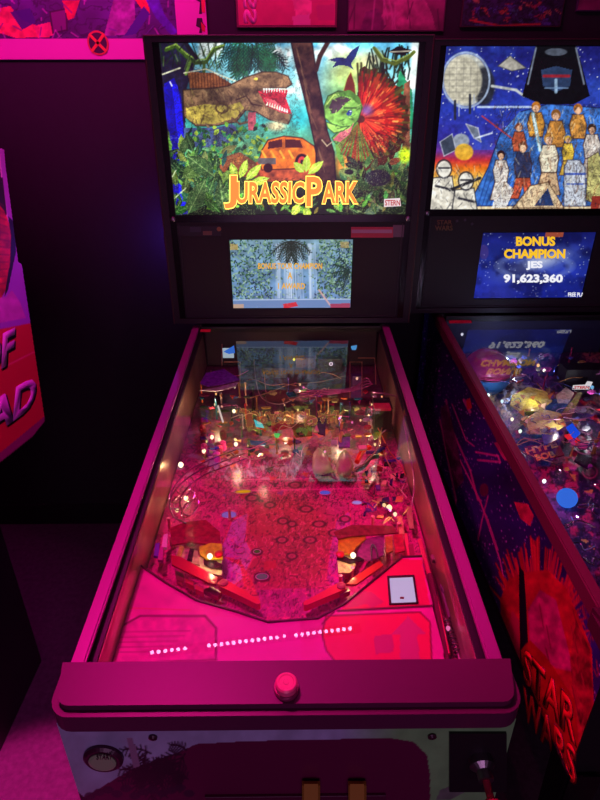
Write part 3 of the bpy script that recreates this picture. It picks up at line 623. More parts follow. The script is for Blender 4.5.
# left wire ramp
W = mat((230, 170, 200), .22, .9)
def wires(name, pts, hs, r=.0016, m=W, gap=.0, n=6, bed=BD, parent=None):
    P = [bed.at(x, y, h) for (x, y), h in zip(pts, hs)]; b = bmesh.new(); sp = smooth_path(P, n)
    if gap:
        for s in (-1, 1):
            Q = []
            for i, p in enumerate(sp):
                t = (sp[min(i+1, len(sp)-1)]-sp[max(i-1, 0)]).normalized(); Q.append(p+t.cross(Z).normalized()*gap*s)
            tube(Q, r, 6, bm=b)
        for i in range(2, len(sp)-1, 6):
            t = (sp[i+1]-sp[i-1]).normalized(); sd = t.cross(Z).normalized(); tube([sp[i]+sd*gap, sp[i]+sd*gap*.7-Z*gap*.8, sp[i]-sd*gap*.7-Z*gap*.8, sp[i]-sd*gap], r*.8, 6, bm=b)
    else: tube(sp, r, 6, bm=b)
    return obj(name, b, m, parent or pf)
wires('wire_ramp', [(246, 456), (222, 465), (200, 474), (184, 486), (175, 500), (178, 514), (188, 520)], [.09, .08, .075, .07, .06, .045, .035], .0017, gap=.010)
wires('wire_ramp', [(236, 450), (212, 459), (190, 470), (176, 484), (170, 500), (173, 516)], [.085, .08, .075, .07, .06, .04], .0015)
for (x, y, rr) in ((184, 500, .022), (190, 508, .018), (180, 492, .024)):
    c = BD.at(x, y, .055); b = bmesh.new(); tube([c+Vector((math.cos(t*.3142)*rr, math.sin(t*.3142)*rr*.9, math.sin(t*.3142+1)*.014)) for t in range(20)], .0013, 6, True, b); sub('wire_hoop', b, W)
lamp(181, 466, .03, (255, 236, 190), 2.5, .006, power=.06); lamp(186, 499, .03, (255, 224, 170), 1.6, .005, power=.05); lamp(177, 511, .02, (255, 220, 170), 1.2, .004)
lamp(389, 509, .03, (255, 226, 170), 1.8, .006, power=.06); lamp(395, 515, .025, (255, 226, 190), 1.3, .004); lamp(384, 506, .025, (255, 210, 150), 1.2, .004)
# right side wires and gadgets
wires('wire_ramp', [(372, 392), (398, 398), (404, 424), (409, 450), (414, 480), (412, 506)], [.09, .09, .088, .08, .07, .05], .0015, mat((220, 140, 190), .3, .8))
wires('wire_ramp', [(352, 472), (366, 462), (376, 450), (380, 436), (386, 430)], [.07, .075, .08, .085, .09], .0016)
wires('cable', [(378, 428), (384, 440), (390, 452), (400, 464), (406, 476)], [.06]*5, .0014, mat((190, 90, 60), .5))
wires('cable', [(382, 428), (380, 440), (386, 458), (392, 470)], [.06]*4, .0014, mat((170, 160, 90), .5))
for i in range(16):
    r = random.Random(100+i); x = r.uniform(362, 404); y = r.uniform(470, 522); pts = [(x, y)]
    for k in range(3): pts.append((pts[-1][0]+r.uniform(-9, 9), pts[-1][1]+r.uniform(-8, 8)))
    wires('lead_wire', pts, [r.uniform(.01, .05) for _ in pts], .0011, mat(r.choice([(230, 130, 170), (60, 20, 40), (220, 180, 120), (120, 50, 160)]), .35))
for i in range(26):
    r = random.Random(200+i); x = r.uniform(362, 402); y = r.uniform(462, 518); w = r.uniform(3, 7); h = r.uniform(2, 6)
    plastic([(x, y), (x+w, y+r.uniform(-2, 2)), (x+w+r.uniform(-2, 2), y+h), (x+r.uniform(-2, 2), y+h)], r.uniform(.008, .04), .004, r.choice([(60, 20, 90), (240, 200, 150), (160, 30, 60), (40, 20, 30), (220, 120, 90), (100, 40, 150)]), name='bracket')
# pale claws and the red arm
for pts, c in (([(312, 468), (313, 454), (318, 447), (325, 452), (330, 462), (333, 471), (324, 475), (314, 474)], (176, 150, 130)), ([(337, 473), (336, 463), (341, 452), (346, 449), (351, 458), (354, 467), (350, 474), (342, 476)], (168, 150, 126))):
    cc = BD.at(sum(p[0] for p in pts)/len(pts), sum(p[1] for p in pts)/len(pts), .03); b = bmesh.new()
    lo = [b.verts.new(BD.at(x, y, .012)) for x, y in pts]; mid = [b.verts.new(BD.at(x, y, .03)) for x, y in pts]; hi = [b.verts.new(BD.at(x, y, .035).lerp(cc+Z*.012, .45)) for x, y in pts]; n_ = len(pts)
    for u_, v_ in ((lo, mid), (mid, hi)):
        for i in range(n_): b.faces.new((u_[i], u_[(i+1) % n_], v_[(i+1) % n_], v_[i]))
    b.faces.new(hi); b.faces.new(lo[::-1]); o = sub('claw', b, mat(c, .45, bump=.3, bscale=80), 'pale grey claw-like moulding', True)
wires('arm', [(357, 462), (360, 455), (364, 450), (370, 447)], [.05]*4, .006, mat((250, 30, 30), .35)); wires('arm', [(343, 448), (340, 440), (342, 432)], [.05, .06, .07], .004, mat((210, 160, 110), .5))
wires('arm', [(356, 470), (364, 466), (370, 458), (378, 456)], [.045]*4, .006, mat((70, 80, 70), .4)); wires('arm', [(366, 452), (376, 452), (384, 448)], [.06]*3, .004, mat((60, 30, 130), .35)); wires('arm', [(384, 460), (392, 461), (400, 458)], [.05]*3, .003, mat((70, 30, 150), .35))
plastic([(358, 447), (366, 446), (367, 450), (359, 451)], .062, .004, (250, 236, 190), name='bracket'); plastic([(338, 439), (350, 438), (350, 448), (339, 448)], .055, .004, (100, 40, 170)); plastic([(331, 441), (337, 441), (337, 446), (331, 446)], .056, .003, (160, 190, 240))
# rear tower, frames, panels
def rbox(x0, y0, x1, h0, h1, depth, c, name, label=None, m=None):
    p = BD.at(x0, y0, h0); q = BD.at(x1, y0, h0); b = bmesh.new(); box(b, p.x, q.x, p.y, p.y+depth, p.z, p.z+h1-h0); return obj(name, b, m or mat(c, .35), pf, label)
rbox(374, 432, 391, .02, .085, .06, (34, 34, 30), 'motor_housing', 'black box-shaped housing'); rbox(375, 411, 391, .09, .096, .03, (210, 40, 90), 'housing_band'); rbox(376, 429, 388, .024, .06, .004, (90, 84, 50), 'housing_plate')
rbox(351, 398, 361, .01, .075, .02, (80, 20, 110), 'lane_divider', 'purple upright panel'); 
for pts in ([(350, 398), (350, 362), (362, 362), (362, 396)], [(358, 358), (375, 358), (376, 384)], [(224, 362), (240, 362), (240, 386)], [(222, 344), (222, 366)], [(264, 372), (266, 392)]):
    wires('frame_wire', [(x, y) for x, y in pts], [.08]*len(pts), .0011, mat((220, 160, 120), .3, .5), n=1)
plastic([(200, 384), (206, 374), (224, 370), (240, 380), (226, 384), (208, 387)], .075, .003, (96, 30, 150), label='purple ramp cover'); plastic([(200, 391), (214, 389), (238, 383), (236, 387), (218, 392)], .07, .003, (190, 190, 210))
b = rbox(223, 358, 234, .07, .10, .003, (240, 246, 250), 'picture_card', 'white and blue card', emit((190, 210, 226), .8)); plastic([(224, 352), (234, 346), (235, 353), (229, 354)], .1, .002, (60, 120, 230), lit=.9, name='card_print')
lamp(294, 360, .085, (250, 240, 90), 1.2, .0035); lamp(357, 379, .07, (255, 190, 160), 1.1, .0035)
c = BD.at(331, 364, .09); b = bmesh.new(); tube([c+Vector((math.cos(t*.5236)*.0042, 0, math.sin(t*.5236)*.0042)) for t in range(12)], .0015, 6, True, b); obj('lamp_ring', b, emit((250, 220, 245), 1.), pf)
plastic([(351, 347), (357, 346), (356, 350), (352, 350)], .09, .003, (90, 170, 240), lit=.8, name='insert_light')
rbox(262, 378, 286, .04, .07, .03, (70, 44, 50), 'rear_target_bank'); rbox(296, 368, 316, .05, .08, .02, (90, 50, 60), 'rear_target_bank'); rbox(318, 372, 342, .05, .09, .02, (60, 40, 50), 'rear_target_bank')
# back board of the playfield
b = bmesh.new(); box(b, -.26, .26, 1.155, 1.165, pf_z(1.16), rail_z(YB)-.02); obj('back_board', b, mat((60, 44, 54), .5, bump=.3), R1)
# long pink rear wires
for k in range(4):
    r = random.Random(k); wires('wire_ramp', [(300, 392+k*2), (324, 390+k*1.6), (352, 388+k), (366, 378+k*3), (372, 384)], [.085]*5, .0013, mat((240, 110, 190), .25, .6))
wires('wire_ramp', [(212, 420), (214, 408), (226, 404), (238, 408)], [.08]*4, .0013); wires('spear', [(218, 406), (223, 422)], [.09, .08], .0022, emit((250, 230, 220), .8), n=1)
wires('wire_ramp', [(254, 360), (256, 380), (262, 398), (280, 404), (300, 396)], [.08]*5, .0012, mat((190, 150, 150), .3, .7))
wires('wire_ramp', [(250, 398), (270, 392), (292, 384), (318, 382), (346, 376)], [.08]*5, .0012, mat((200, 160, 120), .3, .7))
# rear clutter: shields, targets, posts and small lamps of the crowded back half
pal = [(90, 30, 60), (170, 80, 40), (60, 70, 40), (200, 150, 90), (120, 30, 90), (36, 20, 36), (190, 40, 60), (90, 110, 80), (210, 190, 200), (60, 30, 100), (30, 90, 100), (230, 120, 60), (40, 26, 30), (140, 60, 50)]
r = random.Random(77)
for i in range(84):
    x = r.uniform(198, 384); y = 388+72*r.random()**1.1
    if 300 < x < 362 and y > 440: continue
    w = r.uniform(5, 14); h = r.uniform(2.5, 7); ang = r.uniform(-.5, .5); pts = []
    for k in range(r.randint(4, 7)): t = k/5*6.28; pts.append((t, r.uniform(.6, 1)))
    nn = len(pts); pts = [(x+math.cos(k/nn*6.283+ang)*w*.5*q, y+math.sin(k/nn*6.283+ang)*h*.5*q) for k, (_, q) in enumerate(pts)]
    plastic(pts[::-1], r.uniform(.01, .07), .003, r.choice(pal), name='plastic_shield')
for i in range(46):
    x = r.uniform(196, 388); y = r.uniform(392, 462)
    if 305 < x < 360 and y > 440: continue
    post(x, y, r.uniform(.025, .07), r.choice(pal+[(240, 200, 160)]*3), .003)
for i in range(15):
    x = r.uniform(200, 384); y = r.uniform(384, 455); s = r.random()
    lamp(x, y, r.uniform(.02, .07), r.choice([(255, 214, 150), (255, 190, 120), (250, 120, 200), (255, 240, 200)]), .8+s*.5, .0016+.0012*s)
for (x, y, h) in ((236, 445, .05), (212, 438, .05), (204, 452, .04), (234, 412, .06)): lamp(x, y, h, (255, 236, 190), 2.2, .0045)
for (x, y, e) in ((235, 440, .16), (285, 420, .22), (340, 418, .2), (215, 405, .16), (300, 385, .15), (375, 445, .1), (262, 455, .07), (372, 405, .1)):
    lamp(x, y, .03, (255, 210, 150), 1.3, .003, power=e, pc=(1, .6, .38))
plastic([(254, 420), (262, 424), (264, 428), (256, 427)], .075, .002, (90, 210, 220), lit=.8); plastic([(274, 434), (280, 434), (279, 438), (275, 438)], .07, .002, (60, 220, 110), lit=.8); plastic([(314, 432), (319, 432), (316.5, 425)], .08, .002, (250, 210, 190), name='warning_sign'); plastic([(250, 441), (266, 442), (266, 446), (251, 445)], .065, .002, (70, 110, 200)); plastic([(330, 419), (336, 417), (340, 436), (332, 438)], .06, .003, (226, 180, 90))
plastic([(317, 417), (326, 417), (325, 436), (318, 434)], .07, .003, (60, 20, 80)); plastic([(290, 425), (312, 422), (312, 436), (296, 438)], .065, .003, (50, 30, 30)); plastic([(271, 424), (286, 422), (288, 428), (272, 432)], .065, .003, (170, 20, 60))
for i in range(9):
    x = 203+r.random()*22; y = 432+r.random()*30; sub('standup_target', lathe([(.008, 0), (.008, .02), (.003, .024)], BD.at(x, y, .01), 10), mat(r.choice([(200, 20, 80), (240, 60, 160), (120, 10, 60)]), .3))
for i in range(22):
    q = random.Random(300+i); x = q.uniform(200, 370); y = q.uniform(370, 455); pts = [(x, y)]
    for k in range(4): pts.append((pts[-1][0]+q.uniform(-3, 16), pts[-1][1]+q.uniform(-7, 6)))
    wires('lead_wire', pts, [q.uniform(.05, .09) for _ in pts], .0009, mat(q.choice([(230, 170, 120), (240, 120, 190), (60, 30, 40), (210, 200, 170)]), .3, .3), n=4)

for i in range(60):
    q = random.Random(900+i); x = q.uniform(200, 372); y = q.uniform(392, 462); w = q.uniform(2, 6)
    if 305 < x < 360 and y > 440: continue
    plastic([(x, y), (x+w, y+q.uniform(-2, 1)), (x+w*q.random(), y+q.uniform(1.5, 3.5))], q.uniform(.05, .08), .0015, q.choice([(240, 190, 110), (250, 230, 200), (230, 110, 60), (200, 50, 110), (150, 170, 90), (120, 190, 200), (240, 90, 160)]), name='shield_print')
# side blades (inner walls)
for s in (-1, 1):
    x = s*.2635
    b = prism([(x, .06, pf_z(.06)-.01), (x, 1.155, pf_z(1.155)), (x, YB+.01, rail_z(YB)-.024), (x, .06, rail_z(.06)-.024)], (s*.001-0, 0, 0)); obj('side_blade', b, mat((186, 146, 128), .3, .85, bump=.3, bscale=14, vary=.35), R1, label='brown mirror-like inner side wall')

# apron
def ap_z(y): return pf_z(y)+.030
class ApronBed(Bed):
    def __init__(s, T): Bed.__init__(s, T); s.p0 = s.p0+np.array((0, 0, .030))
AB = ApronBed(T1)
outl = [(88, 664), (128, 557), (165, 582), (196, 600), (238, 612), (268, 622), (318, 618), (344, 604), (402, 557), (422, 556), (447, 664)]
a = Art((-.262, .06, ap_z(.06)), (.524, 0, 0), (0, .30, .30*PSL), 250, 140, T1)
a.fill((250, 50, 180)); a.noise(24, .18, 3)  # apron pink brightened: the haze on the glass is put into the colour
a.poly([(100, 620), (150, 616), (210, 616), (300, 622), (300, 670), (90, 670)], (255, 70, 200), .8)
a.poly([(118, 628), (140, 616), (205, 616), (216, 628), (216, 660), (104, 664)], (240, 50, 170), tex=.15, edge=(130, 16, 80), ew=2.)
a.line([(128, 608), (190, 610)], 1.4, (240, 80, 110), .8); 
for k in range(5): a.line([(120, 632+k*5), (190-k*6, 631+k*5)], 1., (140, 30, 80), .55)
a.poly([(326, 616), (420, 612), (430, 622), (432, 664), (340, 668), (326, 650), (322, 634)], (250, 16, 90), .95, edge=(130, 0, 50), ew=1.4)
a.poly([(344, 604), (402, 559), (422, 560), (430, 606), (340, 612)], (240, 14, 90), .95); a.poly([(334, 606), (360, 590), (372, 592), (384, 602), (372, 608), (366, 604), (350, 608)], (206, 60, 120), .8)
a.poly([(400, 660), (400, 634), (392, 634), (408, 616), (426, 634), (417, 634), (420, 660)], (214, 80, 140), .9); a.poly([(374, 636), (392, 634), (394, 652), (376, 654)], (200, 60, 130), .8)
a.line([(338, 611), (432, 606)], 2.4, (80, 0, 40)); a.line([(322, 624), (334, 612)], 1.6, (120, 0, 50))
m_art = art_mat(0, .35)
# cut the art grid to the apron outline, add thickness by a box-like rim underneath
keep = a.polym(outl); ap = a.build('apron', m_art, R1, label='pink and red apron in front of the flippers')
bm = bmesh.new(); bm.from_mesh(ap.data); kk = keep.ravel(); bm.verts.ensure_lookup_table()
bmesh.ops.delete(bm, geom=[v for v, f in zip(list(bm.verts), kk) if not f], context='VERTS')
r_ = bmesh.ops.extrude_edge_only(bm, edges=[e for e in bm.edges if e.is_boundary])
for g in r_['geom']:
    if isinstance(g, bmesh.types.BMVert): g.co.z -= .026
bm.to_mesh(ap.data); bm.free()
b = bmesh.new(); eo = [AB.at(x, y, .001) for x, y in outl[1:-1]]; tube(eo, .0022, 6, bm=b); obj('apron_edge', b, mat((90, 10, 50), .4), ap)
def onap(pts, t, m, name, label=None, h=.0005, parent=None): return obj(name, prism([AB.at(x, y, h) for x, y in pts], (0, 0, t)), m, parent or ap, label)
wn = onap([(387, 577), (414, 576), (418, 604), (389, 605)], .003, mat((60, 10, 40), .3), 'window_bezel'); onap([(389.5, 579), (412.5, 578), (416, 602), (391.5, 603)], .002, emit((206, 180, 226), .95), 'lit_window', 'small lit white window', .0038, wn)
sub2 = onap([(400, 597), (404, 597), (404, 599), (400, 599)], .0006, mat((120, 40, 60), .4), 'window_mark', None, .0062, wn)
# shooter lane at the right with rails and springs
for pts, c, rr in (([(430, 575), (447, 662)], (120, 20, 70), .006), ([(420, 540), (436, 600), (448, 655)], (250, 60, 120), .0045), ([(443, 585), (452, 618)], (150, 110, 140), .006), ([(455, 605), (468, 650)], (60, 20, 50), .008)):
    wires('shooter_lane_rail', pts, [.02]*len(pts), rr, mat(c, .3, .3), n=3)
b = bmesh.new(); p, q = BD.at(446, 622, .018), BD.at(458, 655, .018); dn = (q-p); tube([p+dn*(t/80)+Vector((math.cos(t*.7)*.007, 0, math.sin(t*.7)*.007)) for t in range(81)], .0013, 6, bm=b); sub('shooter_spring', b, STEEL)
wires('shooter_rod', [(445, 618), (460, 662)], [.018, .018], .003, CHROME, n=1); lamp(448, 629, .03, (255, 120, 190), .9, .0035)
for (x, y, c) in ((430, 558, (150, 90, 110)), (437, 572, (110, 50, 80)), (434, 563, (90, 30, 60)), (441, 590, (120, 90, 120))): plastic([(x, y), (x+6, y), (x+8, y+5), (x+2, y+5)], .02, .008, c, name='bracket')
plastic([(96, 662), (104, 628), (110, 628), (103, 662)], .012, .006, (110, 20, 80), name='guide_rail')

# front of the cabinet: art, start button, coin door, shooter
def front_poly(a, pts, c, **k): a.poly(pts, c, **k)
a = Art((-.3, .0035, .566), (.6, 0, 0), (0, 0, .322), 310, 170, T1)
a.fill((168, 170, 204)); a.mix(np.clip((a.X-340)/60, 0, 1), (120, 190, 110), .9); a.noise(18, .15, 8)
a.poly([(180, 752), (196, 744), (250, 741), (390, 738), (414, 742), (427, 755), (430, 775), (432, 1100), (110, 1100), (80, 800), (130, 770)], (100, 16, 66))
a.poly([(56, 770), (62, 774), (76, 790), (88, 800), (140, 900), (140, 1100), (50, 1100)], (34, 18, 38))
for k in range(26):
    x = 130+rnd.uniform(-8, 40); y = 742+rnd.uniform(0, 34); L = rnd.uniform(10, 30); an = rnd.uniform(2.0, 4.6); a.frond(x+20, y+6, L, an, (40, 18, 40), 1.2, 6, 9, 1.6)
a.poly([(126, 738), (133, 738), (140, 766), (134, 768)], (150, 120, 150)); 
for k in range(12): a.ell(90+k*9, 790+rnd.uniform(-4, 6), 6, 4, (50, 30, 54), .8)
a.poly([(436, 800), (440, 790), (470, 778), (478, 786), (450, 800)], (100, 96, 100), .8, tex=.4)
fa = a.build('front_artwork', art_mat(0, .3), R1, thick=(0, .008, 0), label='pale violet front art with dark leaf silhouettes')
FF = Face(T1, .0030)
c = FF.at(104, 757); o = obj('start_button', lathe([(.027, -.0), (.027, .004), (.023, .007), (.019, .007), (.019, .0045)], c, 32, axis=(0, -1, 0)), mat((70, 10, 50), .35), R1, label='round start button with a dark ring')
cap = obj('button_cap', lathe([(.0185, 0), (.0185, .008), (.015, .0095)], c, 32, axis=(0, -1, 0)), mat((150, 170, 130), .4), o); FB = Face(T1, -.0068)
sign(FB, 'START', 96.5, 754.5, 112, 759.5, mat((40, 20, 30), .4), cap, .0006, .01)
sh = plate(FF, 475-26, 731.5, 506, 790, mat((22, 14, 22), .5), R1, 'shooter_plate', .003, 0, 'black shooter plate'); p = FF.at(480, 757)
obj('shooter_housing', lathe([(.017, 0), (.017, .012), (.010, .018), (.010, .03)], p, 20, axis=(0, -1, -.1)), STEEL, sh); obj('shooter_knob', lathe([(.005, .03), (.005, .05), (.012, .055), (.014, .065), (.010, .074)], p, 20, axis=(0, -1, -.1)), mat((200, 40, 80), .25), sh)
for (x, y) in ((432, 736), (153, 737)): obj('panel_bolt', lathe([(.006, 0), (.006, .002), (.002, .004)], FF.at(x, y), 12, axis=(0, -1, 0)), mat((60, 10, 40), .3), R1)
cd = bmesh.new(); box(cd, -.12, .14, -.001, .0035, .575, .722, bev=.001); cd = obj('coin_door', cd, mat((84, 14, 56), .4), R1)
for (x0, x1) in ((302, 320), (348, 366)):
    sl = plate(Face(T1, -.001), x0, 781, x1, 802, mat((190, 150, 60), .3, .6), cd, 'coin_slot', .006, 0, 'gold coin return button'); plate(Face(T1, -.007), x0+2, 784, x1-2, 800, emit((120, 60, 40), .35), sl, 'coin_button', .002)
# action button on the lockbar
LBn = np.array((0, -math.sin(SL), math.cos(SL))); p = Vector(hit(286.5, 689, LBn, LBn[2]*(ZF+.002)))
bt = obj('action_button', lathe([(.0165, -.001), (.0165, .004), (.0155, .006), (.0145, .006)], p, 32, axis=LBn), mat((170, 50, 110), .3, .4), A['lockbar'], label='round button in the middle of the lockbar')
obj('button_lens', lathe([(.0143, .004), (.0143, .014), (.0125, .0165), (.010, .0165), (.009, .0155), (.004, .0155), (.0035, .0162)], p, 32, axis=LBn), mat((255, 90, 150), .2), bt)
# card at the back of the glass
pc = [(201, 329.5), (211, 329.5), (210.5, 332), (200, 332)]; 
bm = prism([Vector(hit(x, y, (0, -math.sin(GSL), math.cos(GSL)), math.cos(GSL)*(GZ0+.0006))) for x, y in pc], (0, 0, .0008)); obj('sticker', bm, mat((230, 40, 70), .4), A['glass'], label='tiny red sticker')

# ------------------------------------------------------------------ machine on the right
T2 = Matrix.Translation((.757, .09, 0))@Matrix.Rotation(math.radians(.6), 4, 'Z')
R2 = thing('pinball_machine', 'pinball machine at the right edge with a starry space backglass and blue screen', 'pinball machine', T2)
Bm = machine(R2, T2, -.035, mat((120, 48, 74), .45, .25, bump=.05, bscale=150), mat((60, 30, 40), .4), mat((90, 30, 60), .45, .3))
a = panel_art(T2, Bm['tl'], 360, 230)
a.grad([(40, (26, 24, 96)), (110, (40, 60, 176)), (140, (50, 44, 150)), (152, (110, 50, 140)), (160, (206, 50, 60)), (168, (240, 120, 30)), (178, (250, 200, 90)), (214, (240, 220, 190))])
a.mix(np.clip((fbm(a.X, a.Y, 30, 61)-.45)*4, 0, 1)*(a.Y < 150), (50, 84, 200), .7); a.mix((a.X > 545)*np.clip((a.Y-60)/60, 0, 1)*np.clip((150-a.Y)/10, 0, 1), (40, 56, 150), .5)
r = random.Random(5)
for i in range(230): x = r.uniform(430, 640); y = r.uniform(42, 150); s_ = r.uniform(.4, 1.1); a.ell(x, y, s_, s_, (240, 244, 255), r.uniform(.5, 1), soft=.6)
# pale ringed globe, small craft (plain)
a.ell(466, 80, 23, 27, (200, 204, 196), 1, soft=.06); a.ell(484, 86, 12, 22, (40, 44, 54), .95, soft=.2); a.ell(463, 80, 20, 25, (206, 200, 176), .9, soft=.1)
for k in range(7): a.line([(444, 62+k*6), (482, 62+k*6)], .6, (130, 126, 120), .7)
for k in range(5): a.line([(450+k*7, 58), (449+k*7, 102)], .6, (140, 136, 128), .6)
a.ring(466, 80, 23.5, 27.5, 1.2, (170, 190, 220)); a.poly([(498, 66), (510, 56), (526, 68), (512, 71)], (170, 166, 156), edge=(60, 60, 70)); a.line([(492, 86), (516, 90), (524, 96)], 2.6, (190, 196, 196)); a.line([(478, 107), (560, 107)], 2, (200, 220, 250))
for (x, y) in ((455, 110), (470, 104)): a.line([(x, y-9), (x, y+9)], 2.4, (40, 44, 60)); a.line([(x+4, y-9), (x+4, y+6)], 1, (170, 180, 200))
a.ell(461, 141, 9, 8, (150, 160, 176), 1); a.poly([(440, 142), (452, 134), (456, 150), (444, 156)], (60, 70, 90), edge=(190, 196, 210)); a.poly([(466, 124), (478, 128), (481, 142), (474, 138)], (110, 120, 140), edge=(200, 200, 210)); a.ell(464, 152, 10, 9, (244, 190, 50), .9); a.line([(476, 138), (492, 133)], 1.6, (220, 230, 250))
# dark hooded dome and blue cloak
a.poly([(468, 206), (488, 168), (500, 134), (520, 112), (548, 104), (600, 108), (640, 112), (640, 206)], (58, 112, 196), tex=.5, edge=(20, 20, 60)); 
for k in range(9): a.line([(492+k*4, 160+k*3), (478+k*4, 206)], 1.2, (30, 60, 140), .7)
for k in range(6): a.line([(505+k*3, 130+k*5), (520+k*4, 112)], 1.2, (120, 176, 240), .7)
a.poly([(522, 96), (530, 66), (536, 46), (576, 46), (582, 66), (590, 96), (574, 104), (540, 104)], (14, 14, 20)); a.line([(536, 48), (528, 84)], 1.6, (120, 130, 150)); a.line([(576, 48), (584, 84)], 1.6, (120, 130, 150)); a.ell(556, 52, 12, 4, (110, 120, 140), .7)
a.poly([(541, 70), (556, 66), (572, 70), (570, 86), (556, 92), (543, 86)], (46, 66, 104), .9); a.line([(544, 76), (569, 76)], 3, (150, 36, 50)); a.line([(556, 80), (556, 92)], 3, (150, 180, 210)); a.line([(545, 88), (568, 88)], 1.2, (120, 150, 190))
def figure(x, y, s_, body, hair, leg=None):
    a.poly([(x-5*s_, y+4*s_), (x+5*s_, y+4*s_), (x+8*s_, y+14*s_), (x+6*s_, y+26*s_), (x-6*s_, y+26*s_), (x-8*s_, y+14*s_)], body, tex=.3, edge=(50, 30, 30), ew=.7)
    if leg: a.poly([(x-6*s_, y+26*s_), (x+6*s_, y+26*s_), (x+9*s_, y+44*s_), (x+2*s_, y+44*s_), (x, y+32*s_), (x-4*s_, y+44*s_), (x-11*s_, y+44*s_)], leg, tex=.3, edge=(60, 30, 30), ew=.7)
    a.ell(x, y-1.2*s_, 4.4*s_, 5*s_, hair, 1); a.ell(x, y+.6*s_, 3*s_, 3.6*s_, (236, 186, 150), 1)
figure(536, 108, 1.1, (214, 150, 60), (196, 120, 40)); figure(556, 116, 1.2, (190, 130, 60), (150, 96, 44)); figure(578, 110, 1.1, (214, 150, 70), (200, 120, 40))
figure(519, 128, .9, (190, 90, 60), (150, 70, 40)); figure(592, 130, 1.1, (230, 220, 210), (60, 40, 30), (200, 190, 180)); figure(568, 140, .8, (226, 190, 70), (210, 170, 60), (220, 180, 70))
figure(501, 156, 1.0, (244, 236, 226), (50, 26, 30), (240, 230, 220)); figure(523, 148, 1.15, (52, 60, 100), (110, 60, 40), (206, 90, 60)); figure(549, 140, 1.25, (240, 228, 200), (200, 140, 60), (214, 180, 140))
a.line([(533, 114), (540, 150)], 3.4, (150, 220, 240)); a.line([(533, 114), (540, 150)], 1.4, (250, 255, 255)); a.line([(482, 116), (514, 140)], 1.2, (200, 60, 40)); a.poly([(513, 208), (530, 186), (548, 182), (564, 208)], (226, 200, 160), tex=.3, edge=(90, 60, 40)); a.poly([(534, 206), (548, 188), (554, 206)], (40, 60, 110))
a.poly([(564, 168), (568, 160), (580, 160), (585, 168), (586, 206), (564, 206)], (206, 214, 226), edge=(60, 70, 110)); a.line([(565, 174), (585, 174)], 2, (50, 80, 180)); a.line([(567, 184), (583, 184)], 1.4, (60, 90, 190)); a.poly([(588, 158), (598, 152), (604, 162), (600, 206), (586, 200)], (196, 190, 120), tex=.4, edge=(70, 60, 50))
for (x, y) in ((444, 166), (466, 178)):
    a.poly([(x-11, y+12), (x+8, y+10), (x+13, y+44), (x-16, y+44)], (236, 230, 214), tex=.25, edge=(40, 40, 50), ew=1); a.ell(x, y+3, 7.5, 9, (240, 236, 224), 1); a.ring(x, y+3, 7.5, 9, 1, (50, 50, 60)); a.line([(x-5, y+2), (x+5, y+2)], 1.8, (40, 40, 50)); a.line([(x-8, y+20), (x+9, y+24)], 2.4, (50, 50, 60))
a.line([(450, 190), (480, 178)], 3, (40, 40, 46)); a.poly([(500, 176), (514, 190), (506, 208), (492, 208)], (244, 238, 228), .9, tex=.2)
a.poly([(592, 196), (640, 194), (640, 214), (590, 212)], (150, 50, 40)); rq = random.Random(51)
for i in range(420):
    x = rq.uniform(494, 620); y = rq.uniform(104, 206); an = rq.uniform(1.0, 2.2); L = rq.uniform(2, 8); a.line([(x, y), (x+math.cos(an)*L, y+math.sin(an)*L)], rq.uniform(.5, 1.1), rq.choice([(60, 34, 30), (90, 50, 34), (30, 30, 60), (250, 236, 200), (140, 80, 50)]), .55)
for i in range(90):
    x = rq.uniform(432, 480); y = rq.uniform(164, 208); L = rq.uniform(2, 6); a.line([(x, y), (x+rq.uniform(-L, L), y+L)], .7, rq.choice([(70, 70, 80), (40, 40, 50), (255, 250, 236)]), .6)
a.contours(8, (40, 26, 30), .03, .5, 91, 6, (a.Y > 104)*(a.X > 494)*1.); a.noise(3, .25, 9)
bg2 = a.build('backglass', art_mat(.95), R2, label='lit backglass picture of a starry sky with a pale globe, a dark cloak and a crowd')
sr = Bm['screen_rect']; a = panel_art(T2, sr, 220, 130)
a.grad([(230, (18, 22, 90)), (262, (34, 52, 160)), (300, (24, 36, 150))]); a.noise(16, .4, 7)
a.ell(536, 264, 56, 17, (110, 130, 210), .9, rot=-.28, soft=.9); a.ell(540, 262, 36, 9, (190, 200, 230), .9, rot=-.28, soft=.9); a.mix(np.clip((fbm(a.X, a.Y, 14, 5)-.5)*5, 0, 1), (14, 16, 70), .6); a.ring(535, 266, 36, 12, 2, (150, 170, 220), .4)
for i in range(240): x = r.uniform(470, 620); y = r.uniform(230, 302); a.ell(x, y, .7, .7, (220, 230, 255), r.uniform(.3, 1), soft=.8)
a.ell(484, 252, 5, 8, (90, 60, 130), .5); a.poly([(546, 231), (564, 231), (563, 237), (545, 237)], (200, 90, 50), .8)
sc2 = a.build('display_screen', art_mat(.85), R2, label='lit blue galaxy screen showing a score')
G2 = Face(T2, sr[4]-.0006); YL = emit((252, 196, 40), 1); WH = emit((240, 240, 250), 1)
sign(G2, 'BONUS', 516, 236.5, 555, 246, YL, sc2, .0008, .045); sign(G2, 'CHAMPION', 504, 249, 565, 258.5, YL, sc2, .0008, .045); sign(G2, 'JES', 526, 261, 542.5, 270, WH, sc2, .0008, .045); sign(G2, '91,623,360', 503.5, 274, 562.5, 284, WH, sc2, .0008, .045); sign(G2, 'FREE PLAY', 568, 292.5, 586, 296.5, WH, sc2, .0008, .02)
G3 = Face(T2, YB+.0073); GD = mat((130, 100, 60), .4)
sign(G3, 'STAR', 437, 220, 452, 224.5, GD, Bm['panel'], .0008, .02); sign(G3, 'WARS', 435, 225.5, 452.5, 230.5, GD, Bm['panel'], .0008, .02)
